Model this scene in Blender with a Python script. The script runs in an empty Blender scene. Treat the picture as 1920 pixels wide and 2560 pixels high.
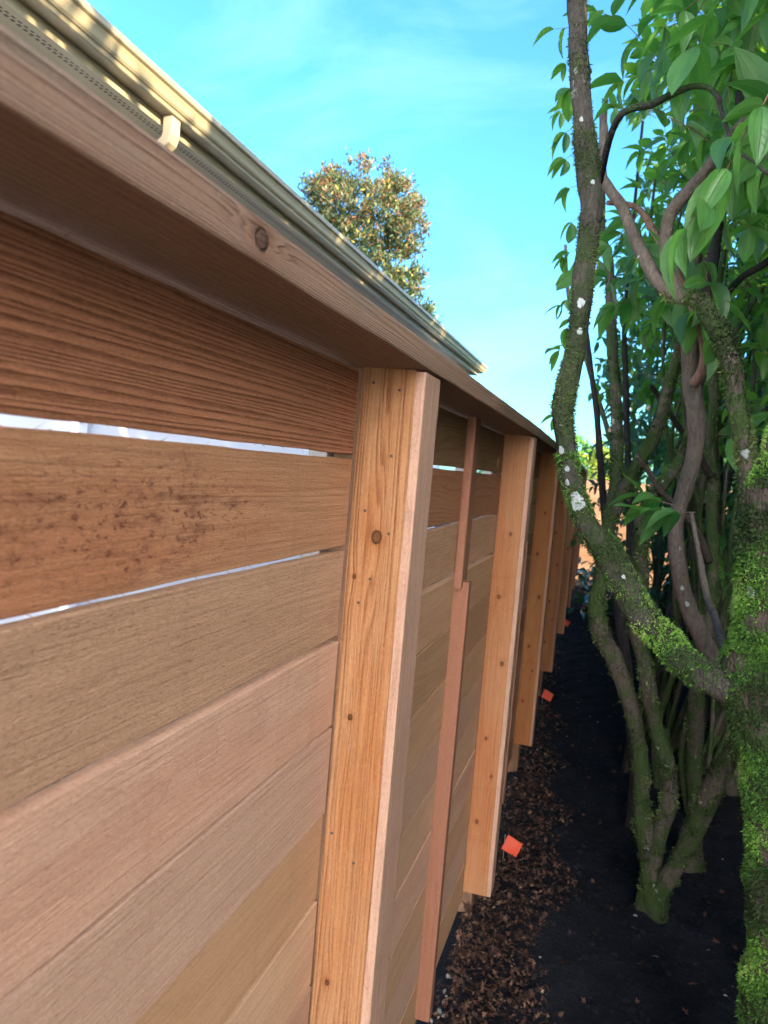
import bpy, bmesh, math, random
import numpy as np
from mathutils import Vector, Matrix, Euler

# ------------------------------------------------------------------ camera, world, sun, exposure
scene = bpy.context.scene
COL = scene.collection
EYE = 1.59                     # camera height above the soil
cam_d = bpy.data.cameras.new('camera'); cam = bpy.data.objects.new('camera', cam_d); COL.objects.link(cam)
cam_d.sensor_fit = 'VERTICAL'; cam_d.sensor_height = 36.0; cam_d.sensor_width = 27.0
cam_d.lens = 36.0*1923/2560; cam_d.clip_start = 0.02; cam_d.clip_end = 3000
yaw, pit, rol = 0.292260, -0.058386, 0.084648
Fv = Vector((-math.sin(yaw)*math.cos(pit), math.cos(yaw)*math.cos(pit), math.sin(pit)))
Rv = Vector((math.cos(yaw), math.sin(yaw), 0)); Uv = Rv.cross(Fv)
R2 = Rv*math.cos(rol) + Uv*math.sin(rol); U2 = Uv*math.cos(rol) - Rv*math.sin(rol)
M = Matrix((R2, U2, -Fv)).transposed().to_4x4()
cam.matrix_world = Matrix.Translation((0, 0, EYE)) @ M
cam_d.dof.use_dof = True; cam_d.dof.focus_distance = 1.35; cam_d.dof.aperture_fstop = 9.0
scene.camera = cam
scene.render.resolution_x = 768; scene.render.resolution_y = 1024
scene.view_settings.view_transform = 'Standard'; scene.view_settings.look = 'None'
scene.view_settings.gamma = 1.0; scene.view_settings.exposure = 2.1
scene.render.engine = 'CYCLES'

SUN = Vector((0.87, -0.30, 0.31)).normalized()
el = math.asin(SUN.z); az = math.atan2(SUN.x, SUN.y)
world = bpy.data.worlds.new('World'); scene.world = world; world.use_nodes = True
nt = world.node_tree; nt.nodes.clear()
wo = nt.nodes.new('ShaderNodeOutputWorld'); bg = nt.nodes.new('ShaderNodeBackground')
sky = nt.nodes.new('ShaderNodeTexSky'); sky.sky_type = 'NISHITA'; sky.sun_disc = False
sky.sun_elevation = el; sky.sun_rotation = az; sky.air_density = 1.0; sky.dust_density = 0.9; sky.ozone_density = 1.6
tint = nt.nodes.new('ShaderNodeMix'); tint.data_type = 'RGBA'; tint.blend_type = 'MULTIPLY'
tint.inputs[0].default_value = 1.0; tint.inputs[7].default_value = (0.40, 0.92, 1.24, 1)
nt.links.new(sky.outputs[0], tint.inputs[6])
# thin high cloud wisps
tc = nt.nodes.new('ShaderNodeTexCoord'); mp = nt.nodes.new('ShaderNodeMapping')
mp.inputs['Scale'].default_value = (2.4, 2.0, 4.2); mp.inputs['Rotation'].default_value = (0.25, 0.35, 0.2)
nz = nt.nodes.new('ShaderNodeTexNoise'); nz.inputs['Scale'].default_value = 1.3; nz.inputs['Detail'].default_value = 7
nz.inputs['Roughness'].default_value = 0.62; nz.inputs['Distortion'].default_value = 0.6
rp = nt.nodes.new('ShaderNodeMapRange'); rp.inputs[1].default_value = 0.5; rp.inputs[2].default_value = 0.85
rp.inputs[3].default_value = 0.0; rp.inputs[4].default_value = 0.12
mx = nt.nodes.new('ShaderNodeMix'); mx.data_type = 'RGBA'; mx.inputs[7].default_value = (5.5, 7.5, 8.5, 1)
nt.links.new(tc.outputs['Generated'], mp.inputs[0]); nt.links.new(mp.outputs[0], nz.inputs[0])
nt.links.new(nz.outputs[0], rp.inputs[0]); nt.links.new(rp.outputs[0], mx.inputs[0])
nt.links.new(tint.outputs[2], mx.inputs[6]); 
# bright lobe added to the unseen sky behind the camera to light the fence
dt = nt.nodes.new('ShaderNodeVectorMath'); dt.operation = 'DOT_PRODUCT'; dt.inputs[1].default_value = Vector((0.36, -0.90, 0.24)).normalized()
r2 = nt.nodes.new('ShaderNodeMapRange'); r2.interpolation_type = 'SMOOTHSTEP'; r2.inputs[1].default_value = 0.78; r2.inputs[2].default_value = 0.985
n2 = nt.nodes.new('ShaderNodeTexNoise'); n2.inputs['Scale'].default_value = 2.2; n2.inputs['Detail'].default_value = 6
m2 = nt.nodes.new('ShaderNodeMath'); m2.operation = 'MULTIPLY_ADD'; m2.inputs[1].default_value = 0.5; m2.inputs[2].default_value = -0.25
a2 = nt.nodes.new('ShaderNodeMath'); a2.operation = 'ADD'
fill_lobe = nt.nodes.new('ShaderNodeMix'); fill_lobe.data_type = 'RGBA'; fill_lobe.inputs[7].default_value = (39.0, 36.5, 36.5, 1)
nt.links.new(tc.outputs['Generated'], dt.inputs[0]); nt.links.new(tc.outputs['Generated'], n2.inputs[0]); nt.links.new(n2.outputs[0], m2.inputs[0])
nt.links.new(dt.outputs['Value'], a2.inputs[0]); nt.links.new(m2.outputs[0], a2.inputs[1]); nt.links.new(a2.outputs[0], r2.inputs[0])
nt.links.new(r2.outputs[0], fill_lobe.inputs[0]); nt.links.new(mx.outputs[2], fill_lobe.inputs[6]); nt.links.new(fill_lobe.outputs[2], bg.inputs[0])
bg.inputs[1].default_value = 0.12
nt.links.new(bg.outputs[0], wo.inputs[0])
sl = bpy.data.lights.new('sun', 'SUN'); sl.energy = 5.0; sl.angle = math.radians(0.6); sl.color = (1.0, 0.80, 0.50)
so = bpy.data.objects.new('sun', sl); COL.objects.link(so)
so.rotation_euler = (-SUN).to_track_quat('-Z', 'Y').to_euler()

# ------------------------------------------------------------------ helpers
rng = np.random.default_rng(7); random.seed(7)
def tag(o, label=None, cat=None, group=None, kind=None):
    if label: o['label'] = label
    if cat: o['category'] = cat
    if group: o['group'] = group
    if kind: o['kind'] = kind
    return o
def thing(name, loc=(0, 0, 0), **k):
    o = bpy.data.objects.new(name, None); COL.objects.link(o); o.location = loc; o.empty_display_size = .1
    return tag(o, **k)
def link(name, me, mat=None, parent=None):
    o = bpy.data.objects.new(name, me); COL.objects.link(o)
    if mat: me.materials.append(mat)
    if parent:
        o.parent = parent
        if parent.location.length > 0: o.matrix_parent_inverse = Matrix.Translation(-parent.location) if parent.type == 'EMPTY' else parent.matrix_basis.inverted()
    return o
def mesh_np(name, V, F, uv=None, rnd=None, smooth=True, mask=None):
    """V (n,3) F (m,k) int, uniform face size k"""
    me = bpy.data.meshes.new(name); V = np.asarray(V, np.float32); F = np.asarray(F, np.int32); m, k = F.shape
    me.vertices.add(len(V)); me.vertices.foreach_set('co', V.ravel())
    me.loops.add(m*k); me.loops.foreach_set('vertex_index', F.ravel())
    me.polygons.add(m); me.polygons.foreach_set('loop_start', np.arange(0, m*k, k, dtype=np.int32))
    try: me.polygons.foreach_set('loop_total', np.full(m, k, np.int32))
    except Exception: pass
    me.update(calc_edges=True)
    if smooth: me.polygons.foreach_set('use_smooth', np.ones(m, bool))
    if uv is not None:
        l = me.uv_layers.new(name='UVMap'); l.data.foreach_set('uv', np.asarray(uv, np.float32)[F.ravel()].ravel())
    if rnd is not None:
        a = me.attributes.new('rnd', 'FLOAT', 'POINT'); a.data.foreach_set('value', np.asarray(rnd, np.float32))
    me.validate(); return me
def unit(a): return a/np.maximum(np.linalg.norm(a, axis=-1, keepdims=True), 1e-9)

# --- node expressions
class G:
    def __init__(s, name):
        s.m = bpy.data.materials.new(name); s.m.use_nodes = True; s.t = s.m.node_tree; s.t.nodes.clear()
        s.out = s.t.nodes.new('ShaderNodeOutputMaterial'); s.b = s.t.nodes.new('ShaderNodeBsdfPrincipled')
        s.t.links.new(s.b.outputs[0], s.out.inputs[0])
    def n(s, typ, **kw):
        nd = s.t.nodes.new(typ)
        for k, v in kw.items(): setattr(nd, k, v)
        return nd
    def set(s, sock, v):
        if isinstance(v, X): s.t.links.new(v.s, sock)
        elif v is not None: sock.default_value = v
    def math(s, op, a, b=None, c=None):
        nd = s.n('ShaderNodeMath', operation=op)
        for i, v in enumerate((a, b, c)):
            if v is not None: s.set(nd.inputs[i], v)
        return X(s, nd.outputs[0])
    def xyz(s, a, b, c):
        nd = s.n('ShaderNodeCombineXYZ')
        for i, v in enumerate((a, b, c)): s.set(nd.inputs[i], v)
        return X(s, nd.outputs[0])
    def coord(s, kind='Object'):
        return X(s, s.n('ShaderNodeTexCoord').outputs[kind])
    def sep(s, v):
        nd = s.n('ShaderNodeSeparateXYZ'); s.set(nd.inputs[0], v); return [X(s, o) for o in nd.outputs]
    def noise(s, v, scale=1, detail=3, rough=.5, dist=0, col=False):
        nd = s.n('ShaderNodeTexNoise'); s.set(nd.inputs['Vector'], v); nd.inputs['Scale'].default_value = scale
        nd.inputs['Detail'].default_value = detail; nd.inputs['Roughness'].default_value = rough; nd.inputs['Distortion'].default_value = dist
        return X(s, nd.outputs[1 if col else 0])
    def vor(s, v, scale=1, feature='F1', rand=1):
        nd = s.n('ShaderNodeTexVoronoi', feature=feature); s.set(nd.inputs['Vector'], v); nd.inputs['Scale'].default_value = scale
        nd.inputs['Randomness'].default_value = rand
        return X(s, nd.outputs[0])
    def attr(s, name):
        nd = s.n('ShaderNodeAttribute', attribute_name=name); return X(s, nd.outputs['Fac'])
    def rand(s): return X(s, s.n('ShaderNodeObjectInfo').outputs['Random'])
    def ss(s, x, a, b, lo=0., hi=1.):
        nd = s.n('ShaderNodeMapRange', interpolation_type='SMOOTHSTEP'); s.set(nd.inputs[0], x)
        for i, v in enumerate((a, b, lo, hi)): s.set(nd.inputs[i+1], v)
        return X(s, nd.outputs[0])
    def mix(s, f, a, b, blend='MIX'):
        nd = s.n('ShaderNodeMix', data_type='RGBA', blend_type=blend); s.set(nd.inputs[0], f)
        for i, v in ((6, a), (7, b)):
            s.set(nd.inputs[i], (*v, 1) if isinstance(v, tuple) and len(v) == 3 else v)
        return X(s, nd.outputs[2])
    def ramp(s, f, stops):
        nd = s.n('ShaderNodeValToRGB'); s.set(nd.inputs[0], f); cr = nd.color_ramp
        while len(cr.elements) < len(stops): cr.elements.new(.5)
        for e, (p, c) in zip(cr.elements, stops): e.position = p; e.color = (*c, 1)
        return X(s, nd.outputs[0])
    def bump(s, h, dist=.001, strength=1):
        nd = s.n('ShaderNodeBump'); nd.inputs['Strength'].default_value = strength; nd.inputs['Distance'].default_value = dist
        s.set(nd.inputs['Height'], h); s.t.links.new(nd.outputs[0], s.b.inputs['Normal']); return nd
    def base(s, c, rough=.7, spec=.3):
        s.set(s.b.inputs['Base Color'], (*c, 1) if isinstance(c, tuple) and len(c) == 3 else c)
        s.set(s.b.inputs['Roughness'], rough); s.b.inputs['Specular IOR Level'].default_value = spec
        return s.m
class X:
    def __init__(s, g, sock): s.g = g; s.s = sock
    def __add__(s, o): return s.g.math('ADD', s, o)
    __radd__ = __add__
    def __mul__(s, o): return s.g.math('MULTIPLY', s, o)
    __rmul__ = __mul__
    def __sub__(s, o): return s.g.math('SUBTRACT', s, o)
    def __rsub__(s, o): return s.g.math('SUBTRACT', o, s)
    def __truediv__(s, o): return s.g.math('DIVIDE', s, o)
    def __pow__(s, o): return s.g.math('POWER', s, o)
    def f(s, op, *a): return s.g.math(op, s, *a)

def plain(name, col, rough=.6, spec=.3, nscale=8, var=.12, bump=0, bs=60):
    g = G(name); p = g.coord('Object'); n = g.noise(p, nscale, 5, .6)
    dk = tuple(c*(1-var*2) for c in col); c = g.ramp(n, [(.3, dk), (.65, col)])
    if bump: g.bump(g.noise(p, bs, 4), bump)
    return g.base(c, rough, spec)

# --- wood: local x runs along the board, y across it, z through it
def wood(name, light, dark, red=None, freq=90, warp=2.0, line=.55, fibre=.35, bump=.0008, fine=1.0, knots=(), stain=None,
         seed=0, blot=.25, water=None, sharp=2.2, spots=0, patch=None, hatch=0, even=.12, lo=.0, wear=None):
    g = G(name); u, v, w = g.sep(g.coord('Object')); r = g.rand()*37.0 + float(seed)
    uu = u + r*3.1
    lowv = g.noise(g.xyz(uu*1.1, v*5.0 + r, w*5), 1, 2, .5)
    wob = g.noise(g.xyz(uu*3, v*34 + r, w*20), 1, 3, .6)
    spc = g.noise(g.xyz(uu*.25, v*21 + r*1.7, w*9), 1, 3, .6)
    ring = v*float(freq) + lowv*float(warp)*5.0 + wob*.7 + spc*float(freq)*.05 + w*float(freq)*.6 + r
    kd = None
    for (ku, kv, L, Wd, B, R) in knots:
        du = (u - ku); dv = (v - kv)
        q = (du*du)*(1/L**2) + (dv*dv)*(1/Wd**2)
        ring = ring + (q*-1.0).f('EXPONENT')*float(B)
        d = ((du*du)*.55 + dv*dv).f('SQRT') + (wob-.5)*R*.35
        k = g.ss(d, R*.55, R*1.25, 1., 0.); edge = g.ss((d - R*.85).f('ABSOLUTE'), 0., R*.28, 1., 0.)
        halo = g.ss(d, R, R*3.2, 1., 0.)
        kd = (k, edge, halo, d*(9.0/R)) if kd is None else (kd[0].f('MAXIMUM', k), kd[1].f('MAXIMUM', edge), kd[2].f('MAXIMUM', halo), kd[3].f('MINIMUM', d*(9.0/R)))
    fr = ring.f('FRACT')
    tri = g.ss(fr, 0., .78) * g.ss(fr, .82, 1., 1., 0.)      # slow dark build, sharp fall: latewood line
    late = tri**float(sharp)
    inten = g.noise(g.xyz(uu*.9, v*60 + r, 0.), 1, 3)         # some rings stronger than others
    late = late*g.ss(inten, .3, .65, float(even), 1.)*g.ss(g.noise(g.xyz(uu*22, v*420, w*300), 1, 3, .65), .25, .62, .35, 1.1)
    fib = g.noise(g.xyz(uu*34, v*900*fine, w*900), 1, 3, .7)
    fib2 = g.noise(g.xyz(uu*9, v*260*fine + r, w*260), 1, 3, .6)
    bl = g.noise(g.xyz(uu*2.2, v*13 + r, w*9), 1, 4, .55)
    f = late*line + (fib-.5)*fibre*.9 + (fib2-.5)*fibre*1.5 + (bl-.5)*blot*2 + (.22 + lo)
    c = g.ramp(f, [(0., light), (.45, tuple((a*1.1+b*.9)/2 for a, b in zip(light, dark))), (1., dark)])
    if red is not None:
        rr = g.noise(g.xyz(uu*1.7, v*9 + 5 + r, w*4), 1, 4, .6)
        c = g.mix(g.ss(rr, .42, .66, 0., .75), c, g.mix(1., c, red, 'MULTIPLY'))
    if stain is not None:       # blotchy resin spots inside an ellipse
        su, sv, sl_, sw, sc, amt = stain
        q = ((u-su)*(u-su))*(1/sl_**2) + ((v-sv)*(v-sv))*(1/sw**2)
        env = g.ss(q + g.noise(g.xyz(u*18, v*26, 0.), 1, 3)*1.6, .7, 2.1, 1., 0.)
        sp = g.ss(g.noise(g.xyz(u*75, v*150, 0.), 1, 4, .75, .6), .52, .66) + g.ss(g.noise(g.xyz(u*13, v*45, 3.), 1, 5, .65), .48, .68, 0., .75)
        c = g.mix((env*sp*amt).f('MINIMUM', .85), c, sc)
    if water is not None:       # faint tide-marked water stain
        for (wu, wv, wl, ww) in water:
            q = ((u-wu)*(u-wu))*(1/wl**2) + ((v-wv)*(v-wv))*(1/ww**2) + (g.noise(g.xyz(u*9, v*16, 2.), 1, 4, .6)-.5)*3.4
            c = g.mix(g.ss(q, .88, 1.0, .16, 0.), c, g.mix(1., c, (.72, .72, .70), 'MULTIPLY'))
            c = g.mix(g.ss((q-.98).f('ABSOLUTE'), 0., .10, .24, 0.), c, g.mix(1., c, (.55, .48, .42), 'MULTIPLY'))
    if wear is not None:        # grey-green weathering patches
        wn = g.noise(g.xyz(uu*4, v*22, w*8), 1, 4, .6); c = g.mix(g.ss(wn, .52, .78, 0., .6), c, wear)
    if spots:
        s2 = g.vor(g.xyz(uu*11, v*30, r), 1); sn = g.noise(g.xyz(uu*60, v*90, 1.), 1, 2)
        c = g.mix(g.ss(s2 + (sn-.5)*.12, .05, .13, .8*spots, 0.), c, tuple(x*.35 for x in dark))
    if kd is not None:
        kc = g.ramp((kd[3]*1.0).f('FRACT'), [(0., tuple(x*.75 for x in dark)), (1., tuple(x*.42 for x in dark))])
        c = g.mix(kd[2]*.35, c, g.mix(1., c, (.75, .52, .36), 'MULTIPLY'))
        c = g.mix(kd[0]*.95, c, kc); c = g.mix(kd[1]*.8, c, tuple(x*.22 for x in dark))
    drip = g.noise(g.xyz(u*17 + r, v*1.3, 4.), 1, 3, .55); c = g.mix(g.ss(drip, .56, .70, 0., .22), c, g.mix(1., c, (.70, .62, .56), 'MULTIPLY'))
    saw = g.noise(g.xyz(u*190 + v*40, v*330, w*200), 1, 3, .7); c = g.mix(g.ss(saw, .50, .68, 0., .34), c, g.mix(1., c, (.58, .48, .40), 'MULTIPLY'))
    pal = g.noise(g.xyz(u*150 - v*30, v*380 + 9, w*200), 1, 2, .7); c = g.mix(g.ss(pal, .55, .75, 0., .30), c, tuple(min(.85, x*1.35) for x in light))
    hsv = g.n('ShaderNodeHueSaturation'); g.set(hsv.inputs['Color'], c); g.set(hsv.inputs['Value'], g.rand()*.22 + .90)
    g.set(hsv.inputs['Saturation'], 1.06 - g.rand()*.12)
    rough_n = g.noise(g.xyz(uu*110, v*520*fine, w*400), 1, 4, .7)
    h = late*(-.25-1.1*line) + (fib2-.5)*1.1*fibre*2 + (rough_n-.5)*1.3*fibre*2
    if hatch:                   # torn band-saw fuzz
        h = h + (g.noise(g.xyz(uu*170 + v*300, v*420 - uu*60, w*200), 1, 3, .8, 1.2)-.5)*float(hatch)
        c2 = g.ss(g.noise(g.xyz(uu*85 + v*160, v*300 - uu*40, w*100), 1, 4, .75, 1.5), .56, .70, 0., min(1., .55*hatch))
        dk = g.n('ShaderNodeMix', data_type='RGBA', blend_type='MULTIPLY'); g.set(dk.inputs[0], c2)
        g.t.links.new(hsv.outputs[0], dk.inputs[6]); dk.inputs[7].default_value = (.50, .36, .26, 1)
        cc = X(g, dk.outputs[2])
    else: cc = X(g, hsv.outputs[0])
    if kd is not None: h = h - kd[1]*1.2
    g.bump(h, bump)
    return g.base(cc, .78, .22)

def board_mesh(L, Wd, T, bev=.0015, seg=24, jit=.0006, fibres=0):
    """rounded board centred on origin, length along x, width y, thickness z; edges slightly wavy; optional torn fibres on +z"""
    b = bev; prof = []
    for cy, cz, a0 in ((Wd/2-b, T/2-b, 0), (-Wd/2+b, T/2-b, 90), (-Wd/2+b, -T/2+b, 180), (Wd/2-b, -T/2+b, 270)):
        for k in range(3):
            a = math.radians(a0 + 45*k); prof.append((cy + b*math.cos(a), cz + b*math.sin(a)))
    P = np.array(prof); n = len(P); seg = max(2, seg)
    xs = np.linspace(-L/2, L/2, seg+1); V = np.zeros((seg+1, n, 3))
    ph = rng.uniform(0, 100, 4)
    wav = lambda x, p, f: np.sin(x*f+p)*.6 + np.sin(x*f*2.7+p*2)*.4
    for i, x in enumerate(xs):
        V[i, :, 0] = x
        sy = np.sign(P[:, 0]); V[i, :, 1] = P[:, 0] + jit*(sy > 0)*wav(x, ph[0], 13) - jit*(sy < 0)*wav(x, ph[1], 17)
        V[i, :, 2] = P[:, 1]
    V = V.reshape(-1, 3); F = []
    for i in range(seg):
        for j in range(n):
            a, c = i*n + j, i*n + (j+1) % n; F.append((a, a+n, c+n, c))
    me = bpy.data.meshes.new('board'); faces = [tuple(f) for f in F] + [tuple(range(n)), tuple(range(seg*n, seg*n+n))[::-1]]
    vv = [tuple(v) for v in V]
    if fibres:
        for k in range(fibres):
            x = random.uniform(-L/2, L/2)*.98; y = random.uniform(-Wd/2, Wd/2)*.96; z = T/2
            if random.random() < .25: y = random.choice((-1, 1))*Wd/2*.985
            l = random.uniform(.004, .014); a = random.gauss(0, .5) + (math.pi if random.random() < .5 else 0); w = random.uniform(.00018, .0004)
            dx, dy = math.cos(a)*l, math.sin(a)*l; h1, h2 = random.uniform(.0004, .0015), random.uniform(.0002, .003)
            i0 = len(vv)
            vv += [(x, y-w, z-.0002), (x, y+w, z-.0002), (x+dx*.5, y+dy*.5+w, z+h1), (x+dx*.5, y+dy*.5-w, z+h1), (x+dx, y+dy, z+h2)]
            faces += [(i0, i0+1, i0+2, i0+3), (i0+3, i0+2, i0+4)]
    me.from_pydata(vv, [], faces); me.update()
    bm = bmesh.new(); bm.from_mesh(me); bmesh.ops.recalc_face_normals(bm, faces=bm.faces); bm.to_mesh(me); bm.free()
    return me
def frame(o, origin, ex, ey, ez, parent=None):
    m = Matrix((Vector(ex), Vector(ey), Vector(ez))).transposed().to_4x4(); m = Matrix.Translation(origin) @ m
    if parent: o.parent = parent; o.matrix_parent_inverse = Matrix.Identity(4)
    o.matrix_basis = m if not parent else (world_of(parent).inverted() @ m)
    return o
def world_of(o): return (world_of(o.parent) @ o.matrix_parent_inverse @ o.matrix_basis) if o.parent else o.matrix_basis.copy()

def box_bm(bm, lo, hi, bev=0):
    r = bmesh.ops.create_cube(bm, size=1); c = [(a+b)/2 for a, b in zip(lo, hi)]; s = [b-a for a, b in zip(lo, hi)]
    for v in r['verts']: v.co = Vector((c[0]+v.co.x*s[0], c[1]+v.co.y*s[1], c[2]+v.co.z*s[2]))
    if bev:
        es = set(e for v in r['verts'] for e in v.link_edges); bmesh.ops.bevel(bm, geom=list(es), offset=bev, segments=2, affect='EDGES')
def boxo(name, lo, hi, mat, parent=None, bev=0):
    bm = bmesh.new(); box_bm(bm, lo, hi, bev); me = bpy.data.meshes.new(name); bm.to_mesh(me); bm.free()
    return link(name, me, mat, parent)

# --- tubes
def smooth_path(P, R, n=10):
    P = np.array(P, float); R = np.array(R, float); Q = [P[0]]; S = [R[0]]
    for i in range(len(P)-1):
        p0, p1, p2, p3 = P[max(i-1, 0)], P[i], P[i+1], P[min(i+2, len(P)-1)]
        k = max(2, int(np.linalg.norm(p2-p1)/.014)) if n is None else n
        for j in range(1, k+1):
            t = j/k; Q.append(.5*((2*p1) + (-p0+p2)*t + (2*p0-5*p1+4*p2-p3)*t*t + (-p0+3*p1-3*p2+p3)*t**3)); S.append(R[i]+(R[i+1]-R[i])*(t*t*(3-2*t)))
    return np.array(Q), np.array(S)
class Tube:
    def __init__(s, P, R, nseg=14, n=None, lump=.09, seed=0):
        s.P, s.R = smooth_path(P, R, n); k = len(s.P); T = unit(np.gradient(s.P, axis=0)); s.T = T
        N = np.zeros_like(T); a = np.array([1., .2, 0]); N[0] = unit(a - T[0]*(a@T[0]))
        for i in range(1, k): N[i] = unit(N[i-1] - T[i]*(N[i-1]@T[i]))
        s.N = N; s.B = np.cross(T, N); s.len = np.concatenate([[0], np.cumsum(np.linalg.norm(np.diff(s.P, axis=0), axis=1))])
        s.nseg = nseg; r = np.random.default_rng(seed+11); s.ph = r.uniform(0, 6.28, (6,)); s.lump = lump
    def rad(s, i, th):
        L = s.len[i]; p = s.ph
        f = 1 + s.lump*(np.sin(2*th+p[0]+L*9)*.5 + np.sin(3*th+p[1]-L*23)*.45 + np.sin(L*31+p[2])*.5 + np.sin(L*67+p[3]+th)*.35 + np.sin(5*th+L*80+p[4])*.22 + np.maximum(0, np.sin(L*17+p[5])*np.cos(th-p[0]-L*6)-.55)*2.2)
        return s.R[i]*f
    def pt(s, i, th, off=0.):
        n = s.N[i]*np.cos(th)[..., None] + s.B[i]*np.sin(th)[..., None]
        return s.P[i] + n*(s.rad(i, th)+off)[..., None], n
    def mesh(s, name='bark'):
        k = len(s.P); th = np.linspace(0, 2*np.pi, s.nseg, endpoint=False)
        I = np.repeat(np.arange(k), s.nseg); TH = np.tile(th, k); V, _ = s.pt(I, TH)
        i = np.arange((k-1)*s.nseg); a = i; nx = (i % s.nseg+1) % s.nseg + (i//s.nseg)*s.nseg
        F = np.stack([a, nx, nx+s.nseg, a+s.nseg], 1)
        V = np.vstack([V, s.P[0]-s.T[0]*s.R[0]*.25, s.P[-1]+s.T[-1]*s.R[-1]*.25]); e = len(V)-2
        j = np.arange(s.nseg); jn = (j+1) % s.nseg
        F = np.vstack([F, np.stack([jn, j, np.full(s.nseg, e), np.full(s.nseg, e)], 1)[:, [0, 1, 2, 2]], np.stack([j+(k-1)*s.nseg, jn+(k-1)*s.nseg, np.full(s.nseg, e+1), np.full(s.nseg, e+1)], 1)[:, [0, 1, 2, 2]]])
        return V, F
    def build(s, name, mat, parent):
        V, F = s.mesh(); quad = F[:-2*s.nseg]; me = bpy.data.meshes.new(name)
        tri = [tuple(int(x) for x in f[:3]) for f in F[-2*s.nseg:]]
        me.from_pydata([tuple(v) for v in V], [], [tuple(int(x) for x in f) for f in quad] + tri); me.update()
        me.polygons.foreach_set('use_smooth', np.ones(len(me.polygons), bool))
        return link(name, me, mat, parent)
    def sample(s, n):
        w = np.interp(np.arange(len(s.P)), np.arange(len(s.P)), s.R); w = w/w.sum()
        i = rng.choice(len(s.P), n, p=w); th = rng.uniform(0, 2*np.pi, n); p, nr = s.pt(i, th)
        p = p + s.T[i]*rng.uniform(-.5, .5, n)[:, None]*(s.len[-1]/len(s.P)); return p, nr, s.T[i], i, th

def vnoise(P, f, seed=0):
    """cheap smooth pseudo noise 0..1"""
    r = np.random.default_rng(seed); o = np.zeros(len(P))
    for k in range(5):
        d = unit(r.normal(size=3)); o += np.sin((P@d)*f*(1+k*.45)*2*np.pi + r.uniform(0, 6.28))
    return .5 + o/5*.9

# --- moss: many little bent fronds growing out of the bark
def moss(tubes, name, mat, parent, dens, thr=.45, L=(.004, .011), W=.0011, updown=.0, seed=0, toplike=0.):
    VV = []; RR = []; tot = 0
    for tb in tubes:
        area = float((2*np.pi*tb.R[:-1]*np.diff(tb.len)).sum()); n = int(area*dens)
        p, nr, t, i, th = tb.sample(n)
        m = vnoise(p, 6, seed)*.55 + vnoise(p, 19, seed+1)*.3 + vnoise(p, 55, seed+2)*.15 + toplike*nr[:, 2]*.3
        k = m > (thr + rng.uniform(-.05, .05, n)); p, nr, t, m = p[k], nr[k], t[k], m[k]; n = len(p)
        d = unit(nr*.75 + rng.normal(size=(n, 3))*.55 + np.array([0, 0, .25]))
        bend = unit(d + rng.normal(size=(n, 3))*.6 + np.array([0, 0, -.5]))
        side = unit(np.cross(d, rng.normal(size=(n, 3)))); l = rng.uniform(*L, n)[:, None]*(.6+.8*np.clip((m-thr)*4, 0, 1))[:, None]; w = W*rng.uniform(.6, 1.5, n)[:, None]
        p = p - nr*.001
        a, b = p - side*w*.6, p + side*w*.6; q = p + d*l*.5; c1, d1 = q - side*w, q + side*w; e1 = q + bend*l*.55
        VV.append(np.stack([a, b, d1, c1, e1], 1).reshape(-1, 3))
        hue = np.clip(.5 + (vnoise(p, 3.5, seed+5)-.5)*1.1 + rng.normal(size=n)*.16, 0, 1); RR.append(np.repeat(hue, 5)); tot += n
    V = np.vstack(VV); b0 = np.arange(tot)[:, None]*5
    F = np.vstack([b0+np.array([[0, 1, 2]]), b0+np.array([[0, 2, 3]]), b0+np.array([[3, 2, 4]])])
    return link(name, mesh_np(name, V, F, rnd=np.concatenate(RR), smooth=False), mat, parent)

# --- leaves
def leaf_template(rows, cols, w=.45):
    ts = np.linspace(0, 1, rows); vs = np.linspace(-1, 1, cols); V = []; UV = []
    for t in ts:
        hw = w*.5*(math.sin(math.pi*min(1, t**.82))**.80 if 0 < t < 1 else 0.0) + .004
        if t > .8: hw *= 1-.25*(t-.8)/.2
        for v in vs: V.append((t, v*hw, abs(v)*hw*.38 - .22*t*t)); UV.append((t, v*.5+.5))
    F = [(i*cols+j, (i+1)*cols+j, (i+1)*cols+j+1, i*cols+j+1) for i in range(rows-1) for j in range(cols-1)]
    return np.array(V), np.array(UV), np.array(F)
LT_HI = leaf_template(8, 5); LT_LO = leaf_template(5, 3); LT_NAR = leaf_template(4, 3, .34)
def leaves(name, P, D, Nn, L, mat, parent, tpl=LT_LO, curl=None, rnd=None):
    """P base points, D tip directions, Nn rough upper-side normals, L lengths"""
    TV, TUV, TF = tpl; n = len(P); D = unit(D); S = unit(np.cross(Nn, D)); N2 = np.cross(D, S)
    k = rng.uniform(.4, 2.2, n) if curl is None else curl
    V = P[:, None, :] + L[:, None, None]*(TV[None, :, 0, None]*D[:, None, :] + TV[None, :, 1, None]*S[:, None, :] + (TV[None, :, 2, None]*k[:, None, None])*N2[:, None, :])
    V = V.reshape(-1, 3); m = len(TV); F = (TF[None] + (np.arange(n)*m)[:, None, None]).reshape(-1, 4)
    rr = rng.uniform(0, 1, n) if rnd is None else rnd
    return link(name, mesh_np(name, V, F, uv=np.tile(TUV, (n, 1)), rnd=np.repeat(rr, m)), mat, parent)
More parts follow.
